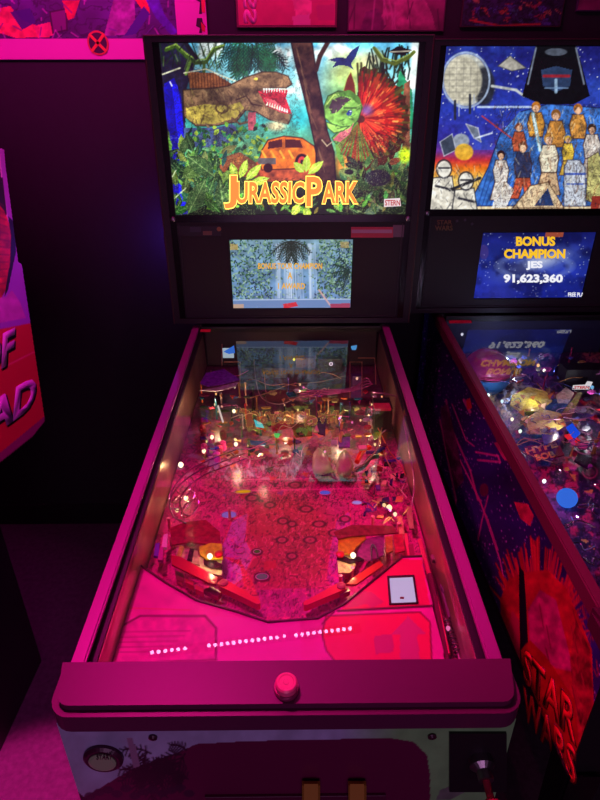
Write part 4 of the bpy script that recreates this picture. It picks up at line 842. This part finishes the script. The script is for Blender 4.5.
for (x, y) in ((457, 221), (465, 220), (472, 224)): obj('badge_mark', lathe([(.004, 0), (.003, .001)], G3.at(x, y), 8, axis=(0, -1, 0)), mat((70, 70, 84), .4), Bm['panel'])
# side art
xs = -.2832
a = Art((xs, .013, 0), (0, 1.30, 0), (0, 0, 1), 460, 260, T2)
yy = .013+a.a*1.31; zt = np.minimum(rail_z(yy)-.036, 1.0); zbm = .585+yy*.02; zz = zbm+a.b*(zt-zbm)
a.P = np.stack([np.full_like(yy, xs), yy, zz], -1)@np.array(T2.to_3x3()).T+np.array(T2.translation); a.X, a.Y = project(a.P)
a.fill((46, 24, 104)); a.noise(40, .5, 3); a.mix(np.clip((fbm(a.X, a.Y, 40, 13)-.5)*4, 0, 1), (60, 24, 90), .5)
r = random.Random(9)
for i in range(900):
    j_ = r.randrange(a.nv); i_ = r.randrange(a.nu); x, y = a.X[j_, i_], a.Y[j_, i_]; s_ = r.uniform(.5, 1.1); a.ell(x, y, s_, s_, (240, 200, 255), r.uniform(.4, 1), soft=.7)
PK = (230, 80, 160)
for pts, w in (([(446, 400), (452, 430), (470, 470), (478, 500)], 2), ([(452, 404), (466, 440), (474, 446)], 1.4), ([(440, 420), (450, 470), (456, 500), (452, 520)], 2), ([(460, 460), (480, 500), (500, 560), (508, 600)], 1.6), ([(470, 480), (488, 520), (498, 550)], 1.2), ([(456, 520), (470, 560), (486, 600)], 1.4), ([(446, 440), (458, 460)], 1.2), ([(476, 452), (498, 456), (500, 462), (478, 460)], 2), ([(464, 400), (470, 412)], 3), ([(488, 496), (482, 520), (478, 540)], 1.4)): a.line(pts, w, PK, .9)
a.poly([(494, 443), (504, 440), (512, 452), (516, 462), (504, 460)], (190, 60, 110), tex=.4); a.poly([(514, 502), (528, 504), (534, 516), (530, 526), (520, 518)], (200, 50, 80), tex=.4); a.poly([(440, 408), (448, 404), (456, 440), (464, 480), (456, 490), (446, 450)], (120, 36, 90), .8, tex=.8); a.poly([(466, 400), (470, 398), (472, 408), (467, 410)], (220, 30, 60)); a.ell(484, 490, 5, 7, (110, 30, 70), .9)
# red burst
ctr = (540, 640)
for k in range(260):
    an = r.uniform(-3.3, .2); L = r.uniform(50, 92)*(1.15 if abs(an+1.57) < 1 else .9); x1, y1 = ctr[0]+math.cos(an)*L*.62, ctr[1]+math.sin(an)*L
    a.line([(ctr[0]+math.cos(an)*16, ctr[1]+math.sin(an)*16), (x1, y1)], 1.6, r.choice([(206, 16, 40), (180, 10, 40), (230, 40, 60), (190, 20, 70)]), .9)
a.poly([(500, 600), (508, 580), (524, 572), (548, 570), (566, 588), (580, 620), (592, 650), (600, 900), (500, 900), (504, 660)], (196, 16, 44), tex=.3)
a.poly([(528, 610), (540, 590), (556, 600), (566, 640), (574, 672), (556, 668), (530, 650)], (190, 24, 110), .9, tex=.4); a.poly([(505, 640), (512, 610), (519, 620), (520, 680), (512, 690)], (190, 30, 90), .7)
a.poly([(570, 660), (576, 620), (590, 650), (594, 720), (584, 740), (574, 700)], (150, 10, 40), .9, tex=.7)
for k in range(16): x = r.uniform(530, 590); y = r.uniform(600, 700); a.line([(x, y), (x+r.uniform(4, 10), y+r.uniform(14, 34))], 1, (120, 8, 40), .7)
a.poly([(519, 566), (524, 572), (526, 600), (528, 640), (526, 690), (520, 690), (520, 640), (519, 600)], (20, 8, 30))
a.poly([(530, 640), (545, 655), (575, 700), (583, 800), (560, 900), (540, 790), (522, 720), (521, 650)], (176, 8, 22), .95, tex=.2)
a.poly([(528, 726), (545, 755), (570, 792), (584, 830), (560, 900), (540, 790)], (190, 16, 60), .9)
for i in range(60): x = r.uniform(572, 600); y = r.uniform(560, 720); a.line([(x, y), (x+r.uniform(-3, 3), y+r.uniform(2, 9))], 1.2, (200, 30, 60), .7)
side = a.build('side_artwork', art_mat(0, .4), R2, label='dark starry side art with a red burst')
class SideF:
    n = np.array((T2.to_3x3()@Vector((1, 0, 0)))[:]); d = float(n@np.array((T2@Vector((xs-.0004, 0, 0)))[:]))
    def at(s, x, y): return Vector(hit(x, y, s.n, s.d))
SF = SideF(); SR = mat((226, 30, 36), .4); SD = mat((96, 4, 14), .4)
def slant(s, A_, B_, D_, e):
    A_, B_, D_ = (SF.at(*q) for q in (A_, B_, D_)); lettering(s, A_, B_, D_, SD, side, 'lettering', .0008, .05, out=(-1, 0, 0)); k = .02
    U, V = B_-A_, D_-A_; lettering(s, A_+U*k+V*k, B_-U*k+V*k, D_+U*k-V*k, SR, side, 'lettering', .0016, .012, out=(-1, 0, 0))
slant('STAR', (523, 680), (577, 748), (524, 646), 0); slant('WARS', (523, 716), (577, 790), (523, 684), 0)
# playfield of the right machine
B2 = Bed(T2)
a = pf_panel(T2, 200, 320)
a.fill((44, 34, 80)); a.mix(np.clip((fbm(a.X, a.Y, 16, 3)-.5)*8, 0, 1), (110, 50, 120), .9); a.mix(np.clip((fbm(a.X, a.Y, 12, 8)-.55)*8, 0, 1)*(a.Y < 440), (190, 160, 120), .9); a.mix(np.clip((fbm(a.X, a.Y, 14, 18)-.52)*8, 0, 1)*(a.Y > 430), (190, 40, 100), .9)
a.contours(12, (20, 12, 34), .03, .9, 5, 6); a.contours(9, (200, 120, 190), .015, .6, 15, 5)
for i in range(90): x = r.uniform(520, 640); y = r.uniform(390, 560); a.poly([(x, y), (x+r.uniform(4, 14), y+r.uniform(-3, 4)), (x+r.uniform(2, 12), y+r.uniform(3, 9))], r.choice([(210, 60, 120), (60, 40, 110), (240, 190, 90), (30, 20, 50), (150, 60, 140), (190, 30, 50)]), .8)
for (x, y, rx, ry) in ((590, 472, 9, 8), (596, 444, 9, 6), (572, 446, 6, 4)): a.ell(x, y, rx, ry, (200, 70, 130), .9); a.ring(x, y, rx, ry, 1.5, (40, 16, 50)); a.ring(x, y, rx*.6, ry*.6, 1.2, (60, 20, 60))
pf2 = a.build('playfield', art_mat(0, .3), R2, thick=(0, 0, -.012), label='violet illustrated playfield')
def P2(pts, h, t, c, **k): return plastic(pts, h, t, c, parent=pf2, bed=B2, **k)
c = B2.at(486, 372, .05); b = bmesh.new(); bmesh.ops.create_uvsphere(b, u_segments=32, v_segments=20, radius=.070); b.transform(Matrix.Translation(c)); dm = obj('dome', b, mat((170, 50, 110), .18, coat=1), pf2, 'round pink and blue plastic globe', True)
b = bmesh.new(); bmesh.ops.create_uvsphere(b, u_segments=32, v_segments=20, radius=.0706)
bmesh.ops.delete(b, geom=[v for v in b.verts if v.co.z > .002], context='VERTS'); b.transform(Matrix.Translation(c)); obj('dome_base', b, mat((60, 120, 190), .25), dm, 'blue lower half', True)
b = bmesh.new(); tube([c+Vector((math.cos(t*.2)*.0708, math.sin(t*.2)*.0708, .003)) for t in range(31)], .0016, 6, True, b); obj('dome_seam', b, mat((60, 20, 60), .3), dm)
pal2 = [(236, 190, 110), (220, 160, 80), (70, 80, 150), (30, 26, 50), (240, 220, 190), (200, 60, 120), (110, 110, 130), (180, 40, 50), (60, 40, 90)]
for i in range(120):
    x = r.uniform(476, 640); y = r.uniform(350, 470); 
    if x < 455+ (y-330)*.62+14: continue
    w = r.uniform(5, 16); h = r.uniform(3, 8); n_ = r.randint(4, 7); pts = [(x+math.cos(k/n_*6.283)*w*.5*r.uniform(.6, 1), y+math.sin(k/n_*6.283)*h*.5*r.uniform(.6, 1)) for k in range(n_)]
    P2(pts[::-1], r.uniform(.01, .06), .003, r.choice(pal2 if y < 430 else [(210, 60, 120), (60, 30, 90), (236, 190, 60), (30, 16, 40), (120, 50, 130)]))
for i in range(46):
    x = r.uniform(490, 640); y = r.uniform(345, 460)
    if x < 455+(y-330)*.62+14: continue
    post(x, y, r.uniform(.02, .06), r.choice(pal2), .003, bed=B2, parent=pf2)
for i in range(30):
    q = random.Random(500+i); x = q.uniform(500, 590); y = q.uniform(370, 450); pts = [(x, y)]
    for k in range(4): pts.append((pts[-1][0]+q.uniform(-6, 18), pts[-1][1]+q.uniform(-8, 8)))
    wires('wire_ramp', pts, [q.uniform(.04, .08) for _ in pts], .0011, mat(q.choice([(230, 190, 220), (90, 100, 170), (230, 190, 120)]), .25, .5), n=4, bed=B2, parent=pf2)
# yellow figure shields
for pts, cc in (([(512, 396), (528, 388), (546, 392), (552, 402), (540, 412), (520, 412), (510, 406)], (236, 170, 60)), ([(524, 420), (542, 410), (560, 414), (566, 426), (552, 436), (530, 434)], (220, 150, 80)), ([(556, 396), (566, 388), (574, 394), (568, 404), (558, 404)], (220, 180, 130)), ([(540, 430), (556, 428), (560, 440), (544, 446)], (60, 50, 110))): P2(pts, .058, .003, cc)
r = random.Random(21)
for i in range(26): x = r.uniform(512, 560); y = r.uniform(392, 434); P2([(x, y), (x+r.uniform(2, 7), y+r.uniform(-3, 2)), (x+r.uniform(1, 7), y+r.uniform(2, 5))], .0625, .001, r.choice([(150, 90, 40), (90, 50, 40), (250, 230, 180), (190, 120, 60)]), name='shield_print')
# decal with yellow letters
Dd = P2([(524, 448), (556, 440), (564, 456), (536, 462)], .02, .003, (120, 20, 60), name='sign_plate'); YM = mat((250, 190, 60), .4)
def flat2(s, A_, B_, D_, m, par, h): A_, B_, D_ = (B2.at(*q, h) for q in (A_, B_, D_)); return lettering(s, A_, B_, D_, m, par, 'lettering', .0012, .04, out=(0, 0, 1))
flat2('HYPE', (527, 455), (558, 447), (525, 449), YM, Dd, .0235); flat2('BOB', (537, 461), (556, 457), (534, 455), YM, Dd, .0235)
P2([(564, 436), (572, 434), (580, 442), (574, 446)], .045, .003, (250, 40, 60), lit=.8, name='light_hood'); P2([(566, 438), (582, 436), (592, 446), (580, 450)], .03, .002, (240, 60, 90)); P2([(566, 428), (572, 424), (580, 434), (574, 440)], .05, .003, (30, 80, 240), lit=.9, name='light_hood')
P2([(578, 454), (592, 460), (588, 470), (574, 462)], .02, .006, (30, 14, 40)); 
for (x, y) in ((567, 498),): 
    b = bmesh.new(); bmesh.ops.create_uvsphere(b, u_segments=18, v_segments=12, radius=.021); b.transform(Matrix.Translation(B2.at(x, y, .02))); obj('light_dome', b, emit((60, 120, 250), .85), pf2, 'glowing blue dome', True)
def box2(x0, y0, x1, h0, h1, depth, c_, name, label=None):
    p = B2.at(x0, y0, h0); q = B2.at(x1, y0, h0); b = bmesh.new(); box(b, p.x, q.x, p.y, p.y+depth, p.z, p.z+h1-h0); return obj(name, b, mat(c_, .3), pf2, label)
bx = box2(563, 388, 612, .03, .085, .05, (26, 24, 34), 'upper_housing', 'black housing with a white and red maker badge')
p = B2.at(582, 387, .055); e = bmesh.new(); bdg = obj('maker_badge', prism([Vector((p.x-.026, p.y-.001, p.z-.006)), Vector((p.x+.020, p.y-.001, p.z-.006)), Vector((p.x+.024, p.y-.001, p.z+.016)), Vector((p.x+.010, p.y-.001, p.z+.018)), Vector((p.x+.006, p.y-.001, p.z+.008)), Vector((p.x-.026, p.y-.001, p.z+.006))], (0, -.002, 0)), emit((244, 240, 245), .9), bx)
lettering('STERN', (p.x-.023, p.y-.0032, p.z-.004), (p.x+.018, p.y-.0032, p.z-.004), (p.x-.023, p.y-.0032, p.z+.005), emit((200, 20, 40), 1), bdg, 'lettering', .0008, .03, out=(0, -1, 0))
for (x, y, h, cc, s_) in ((538, 366, .08, (250, 190, 120), 1.4), (544, 371, .06, (250, 240, 230), 2), (488, 396, .06, (220, 240, 255), 2.6), (497, 388, .03, (220, 230, 255), 1.6), (544, 482, .03, (240, 250, 255), 2), (462, 335, .09, (230, 230, 255), 1.), (512, 420, .04, (255, 240, 200), 1.6), (520, 432, .04, (230, 250, 230), 1.4), (502, 402, .04, (200, 230, 255), 1.4), (592, 388, .09, (120, 190, 240), 1.)):
    lamp(x, y, h, cc, s_, .0042, bed=B2, parent=pf2)
for (x, y, e_, pc) in ((500, 385, .2, (.8, .85, 1)), (535, 395, .07, (1, .88, .7)), (560, 420, .07, (1, .8, .7)), (560, 470, .22, (.9, .5, .9)), (580, 510, .12, (.5, .6, 1)), (600, 390, .2, (.9, .8, 1)), (520, 350, .25, (.5, .6, 1))):
    l = bpy.data.lights.new('lamp_glow', 'POINT'); l.energy = e_; l.color = pc; l.shadow_soft_size = .0015; lo = bpy.data.objects.new('lamp_glow', l); COL.objects.link(lo); lo.location = B2.at(x, y, .085)
for i in range(14):
    q = random.Random(600+i); x = q.uniform(555, 610); y = q.uniform(480, 560); pts = [(x, y)]
    for k in range(3): pts.append((pts[-1][0]+q.uniform(-4, 14), pts[-1][1]+q.uniform(-6, 8)))
    wires('wire_guide', pts, [q.uniform(.02, .05) for _ in pts], .0014, CHROME, n=4, bed=B2, parent=pf2)
b = bmesh.new(); box(b, -.26, .26, 1.155, 1.165, pf_z(1.16), rail_z(YB)-.02); b.transform(T2); obj('back_board', b, mat((60, 60, 100), .5), R2)
for s in (-1, 1):
    x = s*.2635; b = prism([(x, .06, pf_z(.06)-.01), (x, 1.155, pf_z(1.155)), (x, YB+.01, rail_z(YB)-.024), (x, .06, rail_z(.06)-.024)], (s*.001, 0, 0)); b.transform(T2); obj('side_blade', b, mat((50, 40, 70), .28, .6), R2)
GZN = np.array((T2.to_3x3()@Vector((0, -math.sin(GSL), math.cos(GSL))))[:]); GZP = float(GZN@np.array((T2@Vector((0, 0, GZ0+.0006)))[:]))
obj('sticker', prism([Vector(hit(x, y, GZN, GZP)) for x, y in ((449, 320.5), (471, 320.5), (472, 323), (449, 323.5))], (0, 0, .0008)), mat((220, 40, 70), .4), Bm['glass'], 'small red sticker')
b = bmesh.new(); box(b, -.28, .28, .06, .085, pf_z(.06)-.01, pf_z(.06)+.02); b.transform(T2); obj('apron', b, mat((60, 30, 60), .4), R2)

# ------------------------------------------------------------------ arcade cabinet at the left edge
R3 = thing('arcade_cabinet', 'arcade cabinet at the left edge, its side printed pink and red with OF and DEAD', 'arcade machine', Matrix.Translation((-.9, .6, 0)))
xa = -.62
a = Art((xa, .30, .9), (0, .60, 0), (0, 0, .68), 280, 300)
q = [hit(x, y, (1, 0, 0), xa) for x, y in ((4.5, 149), (6, 167), (18.5, 262), (22, 264), (45, 419), (44.5, 428), (0, 463))]
a.fill((190, 60, 190)); a.grad([(140, (190, 90, 210)), (260, (166, 70, 210)), (310, (160, 60, 210)), (330, (156, 60, 200))])
ed = lambda y: np.interp(y, (149, 167, 262, 320, 419, 428), (4.5, 6, 18.5, 29, 45, 44.5))
E_ = ed(a.Y)
a.mix((a.Y < 262)*(a.X < E_-5.5)*1., (40, 10, 40)); a.mix((a.Y < 262)*(np.abs(a.X-E_+5.5) < .7), (230, 150, 220))
a.poly([(-60, 180), (0, 205), (6, 214), (12, 232), (11, 262), (6, 290), (0, 300), (-60, 300)], (190, 14, 60), tex=.5)
for k in range(12): a.line([(-20, 190+k*9), (10-abs(k-6), 206+k*7)], 1.2, (110, 6, 50), .8)
a.poly([(8, 216), (15, 222), (16, 252), (8, 290), (4, 298), (10, 262), (11, 236)], (26, 6, 30)); a.line([(2, 178), (6, 214)], 1.4, (20, 4, 24))
a.poly([(-60, 303), (6, 297), (12, 290), (20, 302), (26, 318), (-60, 334)], (206, 70, 200), .9, tex=.15)
a.mix(((a.Y > 324-(a.X-26)*.2)*1.), (200, 14, 56)); a.mix((np.abs(a.Y-(352-a.X*.22+(34-a.X)*.0)) < .0)*1., (220, 60, 120)); a.line([(-20, 374), (8, 365), (34, 352)], 1.1, (226, 60, 130)); a.line([(20, 392), (39, 383)], 1., (210, 40, 90))
a.mix((a.Y > 416+(45-a.X)*.82)*1., (140, 20, 100))
cutm = a.polym([(-200, 100), (4.5, 149), (6, 167), (18.5, 262), (22, 264), (45, 419), (44.5, 428), (-2, 465), (-200, 640)])
sa = a.build('side_panel', art_mat(0, .5), R3, label='side panel printed pink over red with dripping letters')
bm = bmesh.new(); bm.from_mesh(sa.data); bm.verts.ensure_lookup_table()
bmesh.ops.delete(bm, geom=[v for v, f in zip(list(bm.verts), cutm.ravel()) if not f], context='VERTS')
rr_ = bmesh.ops.extrude_edge_only(bm, edges=[e for e in bm.edges if e.is_boundary])
for g in rr_['geom']:
    if isinstance(g, bmesh.types.BMVert): g.co.x -= .018
bm.to_mesh(sa.data); bm.free()
class AF:
    def at(s, x, y): return Vector(hit(x, y, (1, 0, 0), xa+.0006))
af = AF(); LP = mat((226, 110, 220), .5); LD = mat((20, 6, 26), .5)
def drip(s, A_, B_, D_):
    A0, B0, D0 = (af.at(*q_) for q_ in (A_, B_, D_)); sh_ = Vector((0, .006, -.006)); lettering(s, A0+sh_, B0+sh_, D0+sh_, LD, sa, 'lettering', .0006, .05, out=(1, 0, 0)); lettering(s, A0, B0, D0, LP, sa, 'lettering', .0014, .035, out=(1, 0, 0))
drip('OF', (-26, 386), (13, 362), (-24, 346)); drip('DEAD', (-72, 482), (34, 406), (-66, 436))
bm = bmesh.new()
def zy(pts, x0, x1): merge(bm, prism([(x0, y, z) for y, z in pts], (x1-x0, 0, 0)))
top = [(float(v[1]), float(v[2])) for v in q]
zy([(.32, .96), (.32, 1.5), (top[0][0]-.02, top[0][1]-.01), (top[2][0]-.02, top[2][1]), (top[4][0]-.02, top[4][1]+.02), (top[5][0]-.03, top[5][1]+.02)], -1.18, xa-.02)
obj('monitor_housing', bm, BLACK, R3)
b = bmesh.new(); box(b, -1.16, -.82, .10, .80, 0, .96, bev=.004); obj('pedestal', b, BLACK, R3)
b = bmesh.new(); box(b, -1.14, -.66, .10, .33, .90, 1.0, bev=.01); obj('control_panel', b, BLACKG, R3)
b = bmesh.new(); box(b, -1.10, -.70, .305, .321, 1.05, 1.42, bev=.004); obj('screen', b, mat((10, 10, 14), .1), R3)
for xx in (-1.0, -.8): st_ = obj('joystick', lathe([(.004, 0), (.004, .05), (.014, .055), (.017, .066), (.010, .078)], (xx, .2, .998), 14), mat((160, 20, 40), .3), R3)

# ------------------------------------------------------------------ pictures on the wall
def poster(name, label, x0, x1, z0, z1, paint, border, bc, nu, nv, group=None):
    R = thing(name, label, 'poster', Matrix.Translation(((x0+x1)/2, WALL_Y, z0)), group)
    bm = bmesh.new(); box(bm, x0, x1, WALL_Y-.010, WALL_Y, z0, z1, bev=.0015); obj('poster_board', bm, mat(bc, .5), R)
    l, rr, bo, t = border; a = Art((x0+l, WALL_Y-.0108, z0+bo), (x1-x0-l-rr, 0, 0), (0, 0, z1-z0-bo-t), nu, nv); paint(a); a.build('picture', art_mat(0, .5), R); return R
r = random.Random(15)
def paint1(a):
    a.fill((70, 26, 110)); a.noise(30, .5, 3); a.mix(np.clip((a.Y-22)/30, 0, 1), (120, 50, 140), .5); a.contours(14, (26, 8, 50), .04, .8, 3, 4)
    a.poly([(-10, 10), (10, 6), (22, 20), (48, 30), (50, 37), (16, 38), (-10, 30)], (230, 60, 90), tex=.3); a.poly([(10, 12), (30, 8), (36, 22), (22, 30)], (50, 20, 120), .9); a.poly([(34, 26), (50, 22), (54, 35), (38, 38)], (226, 50, 110), tex=.3)
    a.poly([(50, 12), (66, 9), (67, 30), (53, 33)], (110, 20, 110), edge=(40, 6, 40), ew=1.4)
    a.poly([(62, 0), (80, 0), (74, 18), (68, 20)], (220, 30, 60), tex=.3); a.poly([(104, 36), (116, -10), (134, -10), (136, 34)], (150, 60, 150), tex=.5)
    a.poly([(128, -10), (146, -10), (150, 14), (144, 12)], (240, 40, 50), tex=.3); a.poly([(140, -10), (156, -10), (164, 14), (178, 32), (172, 36), (156, 18)], (80, 30, 190), tex=.4); a.poly([(144, 6), (150, 14), (136, 34), (124, 36)], (60, 20, 140))
    for k in range(30): x = r.uniform(0, 178); y = r.uniform(-6, 38); a.line([(x, y), (x+r.uniform(-10, 10), y+r.uniform(2, 10))], 1.1, r.choice([(30, 8, 60), (200, 70, 190), (90, 30, 150)]), .8)
PX = lambda x, y, yp: hit(x, y, (0, 1, 0), yp)
p1 = poster('wall_poster', 'large pink-bordered comic picture above the dark wall at upper left', -.875, -.238, 1.733, 2.20, paint1, (.025, .088, .053, .05), (226, 70, 190), 240, 190)
c = Vector(PX(98, 43, WALL_Y-.0115)); o = obj('round_emblem', lathe([(.031, 0), (.031, .001)], c, 32, axis=(0, -1, 0)), mat((210, 60, 60), .5), p1, 'round orange emblem with an X'); obj('emblem_ground', lathe([(.026, .001), (.026, .0016)], c, 32, axis=(0, -1, 0)), mat((50, 14, 50), .5), o)
for s in (-1, 1):
    b = bmesh.new(); dd = .022; n_ = Vector((-s*.7, 0, .7))*.004; A_ = c+Vector((-dd, -.0018, -dd*s)); B_ = c+Vector((dd, -.0018, dd*s)); obj('emblem_bar', prism([A_-n_, B_-n_, B_+n_, A_+n_], (0, -.0008, 0)), mat((230, 80, 50), .5), o)
# small figures in the right border column
for (y0, y1, cc) in ((18, 33, (200, 20, 40)), (-8, 14, (230, 40, 70))):
    F_ = Face(T1, WALL_Y-.0103); pts = [(197, y0), (202, y0), (203, y0+5), (206, y0+9), (202, y0+10), (202, y1), (199, y1), (200, y0+10), (196, y0+8)]; obj('border_figure', prism([F_.at(x, y) for x, y in pts], (0, -.0008, 0)), mat((40, 8, 30), .5), p1); pts = [(201, y0+4), (205, y0+8), (205, y1-1), (202, y1-2)]; obj('border_figure', prism([F_.at(x, y) for x, y in pts], (0, -.0014, 0)), mat(cc, .5), p1)
def paint2(a):
    a.fill((214, 50, 110)); a.noise(20, .12, 3); a.poly([(288, -20), (310, -20), (312, 14), (296, 16)], (240, 110, 150), .9, tex=.2); a.poly([(292, 16), (310, 14), (310, 26), (294, 27)], (226, 120, 160)); a.poly([(316, 6), (334, 4), (335, 20), (318, 20)], (190, 30, 110), .8)
p2 = poster('wall_poster', 'bright pink poster with large pale letters above the centre machine', -.152, .138, 1.812, 2.25, paint2, (.006, .006, .006, .006), (120, 30, 70), 90, 130)
F_ = Face(T1, WALL_Y-.0115); A_, B_, D_ = F_.at(256, 18), F_.at(256, -1), F_.at(242, 18)
lettering('SS', F_.at(257, -6), F_.at(257, 24), F_.at(243, -6), mat((250, 130, 190), .5), p2, 'lettering', .0008, .04, out=(0, -1, 0))
def paint3(a):
    a.fill((130, 40, 90)); a.noise(16, .4, 5); a.poly([(378, 30), (386, 0), (400, -20), (420, -10), (432, 14), (436, 32)], (176, 70, 120), .9, tex=.5); a.poly([(360, 30), (366, 12), (378, 8), (386, 26), (380, 33)], (110, 30, 90), .8, tex=.5)
    for k in range(14): x = r.uniform(352, 438); a.line([(x, r.uniform(-10, 16)), (x+r.uniform(-8, 8), r.uniform(16, 32))], 1.2, r.choice([(200, 100, 150), (70, 14, 50)]), .8)
poster('wall_poster', 'dim magenta poster of a pale reclining shape, right of the bright pink one', .169, .450, 1.802, 2.24, paint3, (.004, .004, .004, .004), (90, 26, 70), 90, 130)
def paint4(a):
    a.fill((60, 40, 90)); a.noise(10, .5, 7)
    for k in range(60): x = r.uniform(460, 558); y = r.uniform(-14, 26); a.poly([(x, y), (x+r.uniform(3, 12), y+r.uniform(-4, 3)), (x+r.uniform(2, 10), y+r.uniform(3, 8))], r.choice([(190, 90, 60), (80, 80, 160), (160, 50, 70), (20, 12, 30), (190, 130, 90), (70, 110, 130)]), .9)
    a.contours(8, (16, 8, 20), .05, .9, 5, 6); a.line([(470, 20), (500, 26), (540, 24)], 2, (200, 60, 50))
poster('wall_poster', 'dark crowded comic poster in orange and blue above the right machine', .497, .790, 1.812, 2.24, paint4, (.004, .004, .004, .004), (60, 20, 40), 90, 130)
poster('wall_poster', 'dim poster cut by the top right corner, mostly dark violet', .826, 1.10, 1.850, 2.24, paint3, (.004, .004, .004, .004), (60, 30, 70), 60, 80)

# ------------------------------------------------------------------ ceiling light strip (its reflection is the dotted line in the glass)
def ledpt(px, py):
    n_ = np.array((0, -math.sin(GSL), math.cos(GSL))); X = hit(px, py, n_, math.cos(GSL)*GZ0); d_ = X-CAM; d_ = d_-2*(d_@n_)*n_; t = (CEIL-.012-X[2])/d_[2]; return Vector(X+t*d_)
sA, sB = ledpt(152, 653), ledpt(350, 629)
R4 = thing('light_strip', 'row of small pink-white ceiling lights mirrored as a dotted line in the glass', 'light strip', Matrix.Translation((sA+sB)/2))
u = (sB-sA).normalized(); b = bmesh.new(); w = Vector((-u.y, u.x, 0))*.02
obj('strip_rail', prism([sA-u*.05-w, sB+u*.05-w, sB+u*.05+w, sA-u*.05+w], (0, 0, .012)), mat((40, 30, 40), .5), R4)
pix = [152+k*(185-152)/5 for k in range(6)]+[209+k*(277-209)/11 for k in range(12)]+[284.5]+[296+k*(350-296)/9 for k in range(10)]
LED = emit((255, 180, 240), 16.)
for x in pix:
    t = (x-152)/(350-152); p = ledpt(x, 653-24*t); p.z = CEIL-.012; obj('led_bulb', lathe([(.009 if x != 284.5 else .006, 0), (.008, -.004), (.005, -.008)], p, 12), LED, R4)
# spot lamps on the ceiling, some of them added fill, and their light
def spot(pos, target, col, e, ang, blend=.5, size=.05, label='', cat='spotlight'):
    p = Vector(pos); tg = Vector(target); d_ = (tg-p).normalized(); R = thing('ceiling_spotlight', label, cat, Matrix.Translation((p.x, p.y, CEIL)))
    bm = lathe([(.035, -.10), (.045, -.08), (.045, .02), (.040, .02), (.040, -.02)], p, 20, axis=d_); o = obj('lamp_housing', bm, BLACK, R)
    obj('lamp_bracket', tube([(p.x, p.y, CEIL), (p.x, p.y, p.z+.02)], .008, 8), BLACK, R)
    l = bpy.data.lights.new('spot_glow', 'SPOT'); l.energy = e; l.color = col; l.spot_size = math.radians(ang); l.spot_blend = blend; l.shadow_soft_size = size
    lo = bpy.data.objects.new('spot_glow', l); COL.objects.link(lo); lo.location = p+d_*.04; lo.rotation_euler = d_.to_track_quat('-Z', 'Y').to_euler()
MG = (1, .012, .38)
for gx in (-.5, -.15, .2):
    l = bpy.data.lights.new('strip_glow', 'POINT'); l.energy = 5.5; l.color = (1, .012, .42); l.shadow_soft_size = 0; lo = bpy.data.objects.new('strip_glow', l); COL.objects.link(lo); lo.location = (gx, .9, CEIL-.24)
spot((-.45, .55, 2.42), (-.05, .12, .93), MG, 78, 46, .9, .03, 'magenta ceiling spotlight over the centre machine')
spot((-.9, .50, 2.42), (-.72, 1.5, 1.85), (1, .02, .5), 46, 60, .9, .03, 'magenta ceiling spotlight nearest the left wall picture')
spot((.35, .70, 2.42), (.1, 1.5, 1.95), (1, .02, .32), 9, 60, .9, .03, 'magenta ceiling spotlight aimed at the middle wall posters')
spot((-.5, .40, 2.42), (.50, .40, .75), (1, .03, .34), 70, 34, .9, .05, 'added magenta spotlight brightening the right machine side')  # extra lamp, added to brighten the side art
l = bpy.data.lights.new('blue_glow', 'POINT'); l.energy = .8; l.color = (.15, .05, 1); l.shadow_soft_size = .005
lo = bpy.data.objects.new('blue_glow', l); COL.objects.link(lo); lo.location = (-.40, 1.38, 1.22)
w = bpy.data.worlds.new('world'); S.world = w; w.use_nodes = True; w.node_tree.nodes['Background'].inputs[0].default_value = (.4, .1, .3, 1); w.node_tree.nodes['Background'].inputs[1].default_value = .02
spot((.2, .55, 2.42), (-.62, .6, 1.2), (1, .02, .75), 46, 40, .8, .03, 'added magenta spotlight brightening the left cabinet side')  # lamp added to lift the arcade side panel
spot((-.5, -.9, 2.42), (-.62, .06, 0), (1, .02, .4), 1150, 21, .25, .03, 'magenta ceiling spotlight over the floor at left')
l = bpy.data.lights.new('front_fill', 'AREA'); l.energy = 8.5; l.size = 1.2; l.color = (.85, .38, .85); lo = bpy.data.objects.new('front_fill', l); COL.objects.link(lo); lo.location = (.1, -2.0, 1.35); lo.rotation_euler = (math.radians(84), 0, 0)  # added fill light behind the camera, brightens the front panel
S.cycles.max_bounces = 6; S.cycles.transparent_max_bounces = 12; S.cycles.caustics_reflective = False; S.cycles.caustics_refractive = False
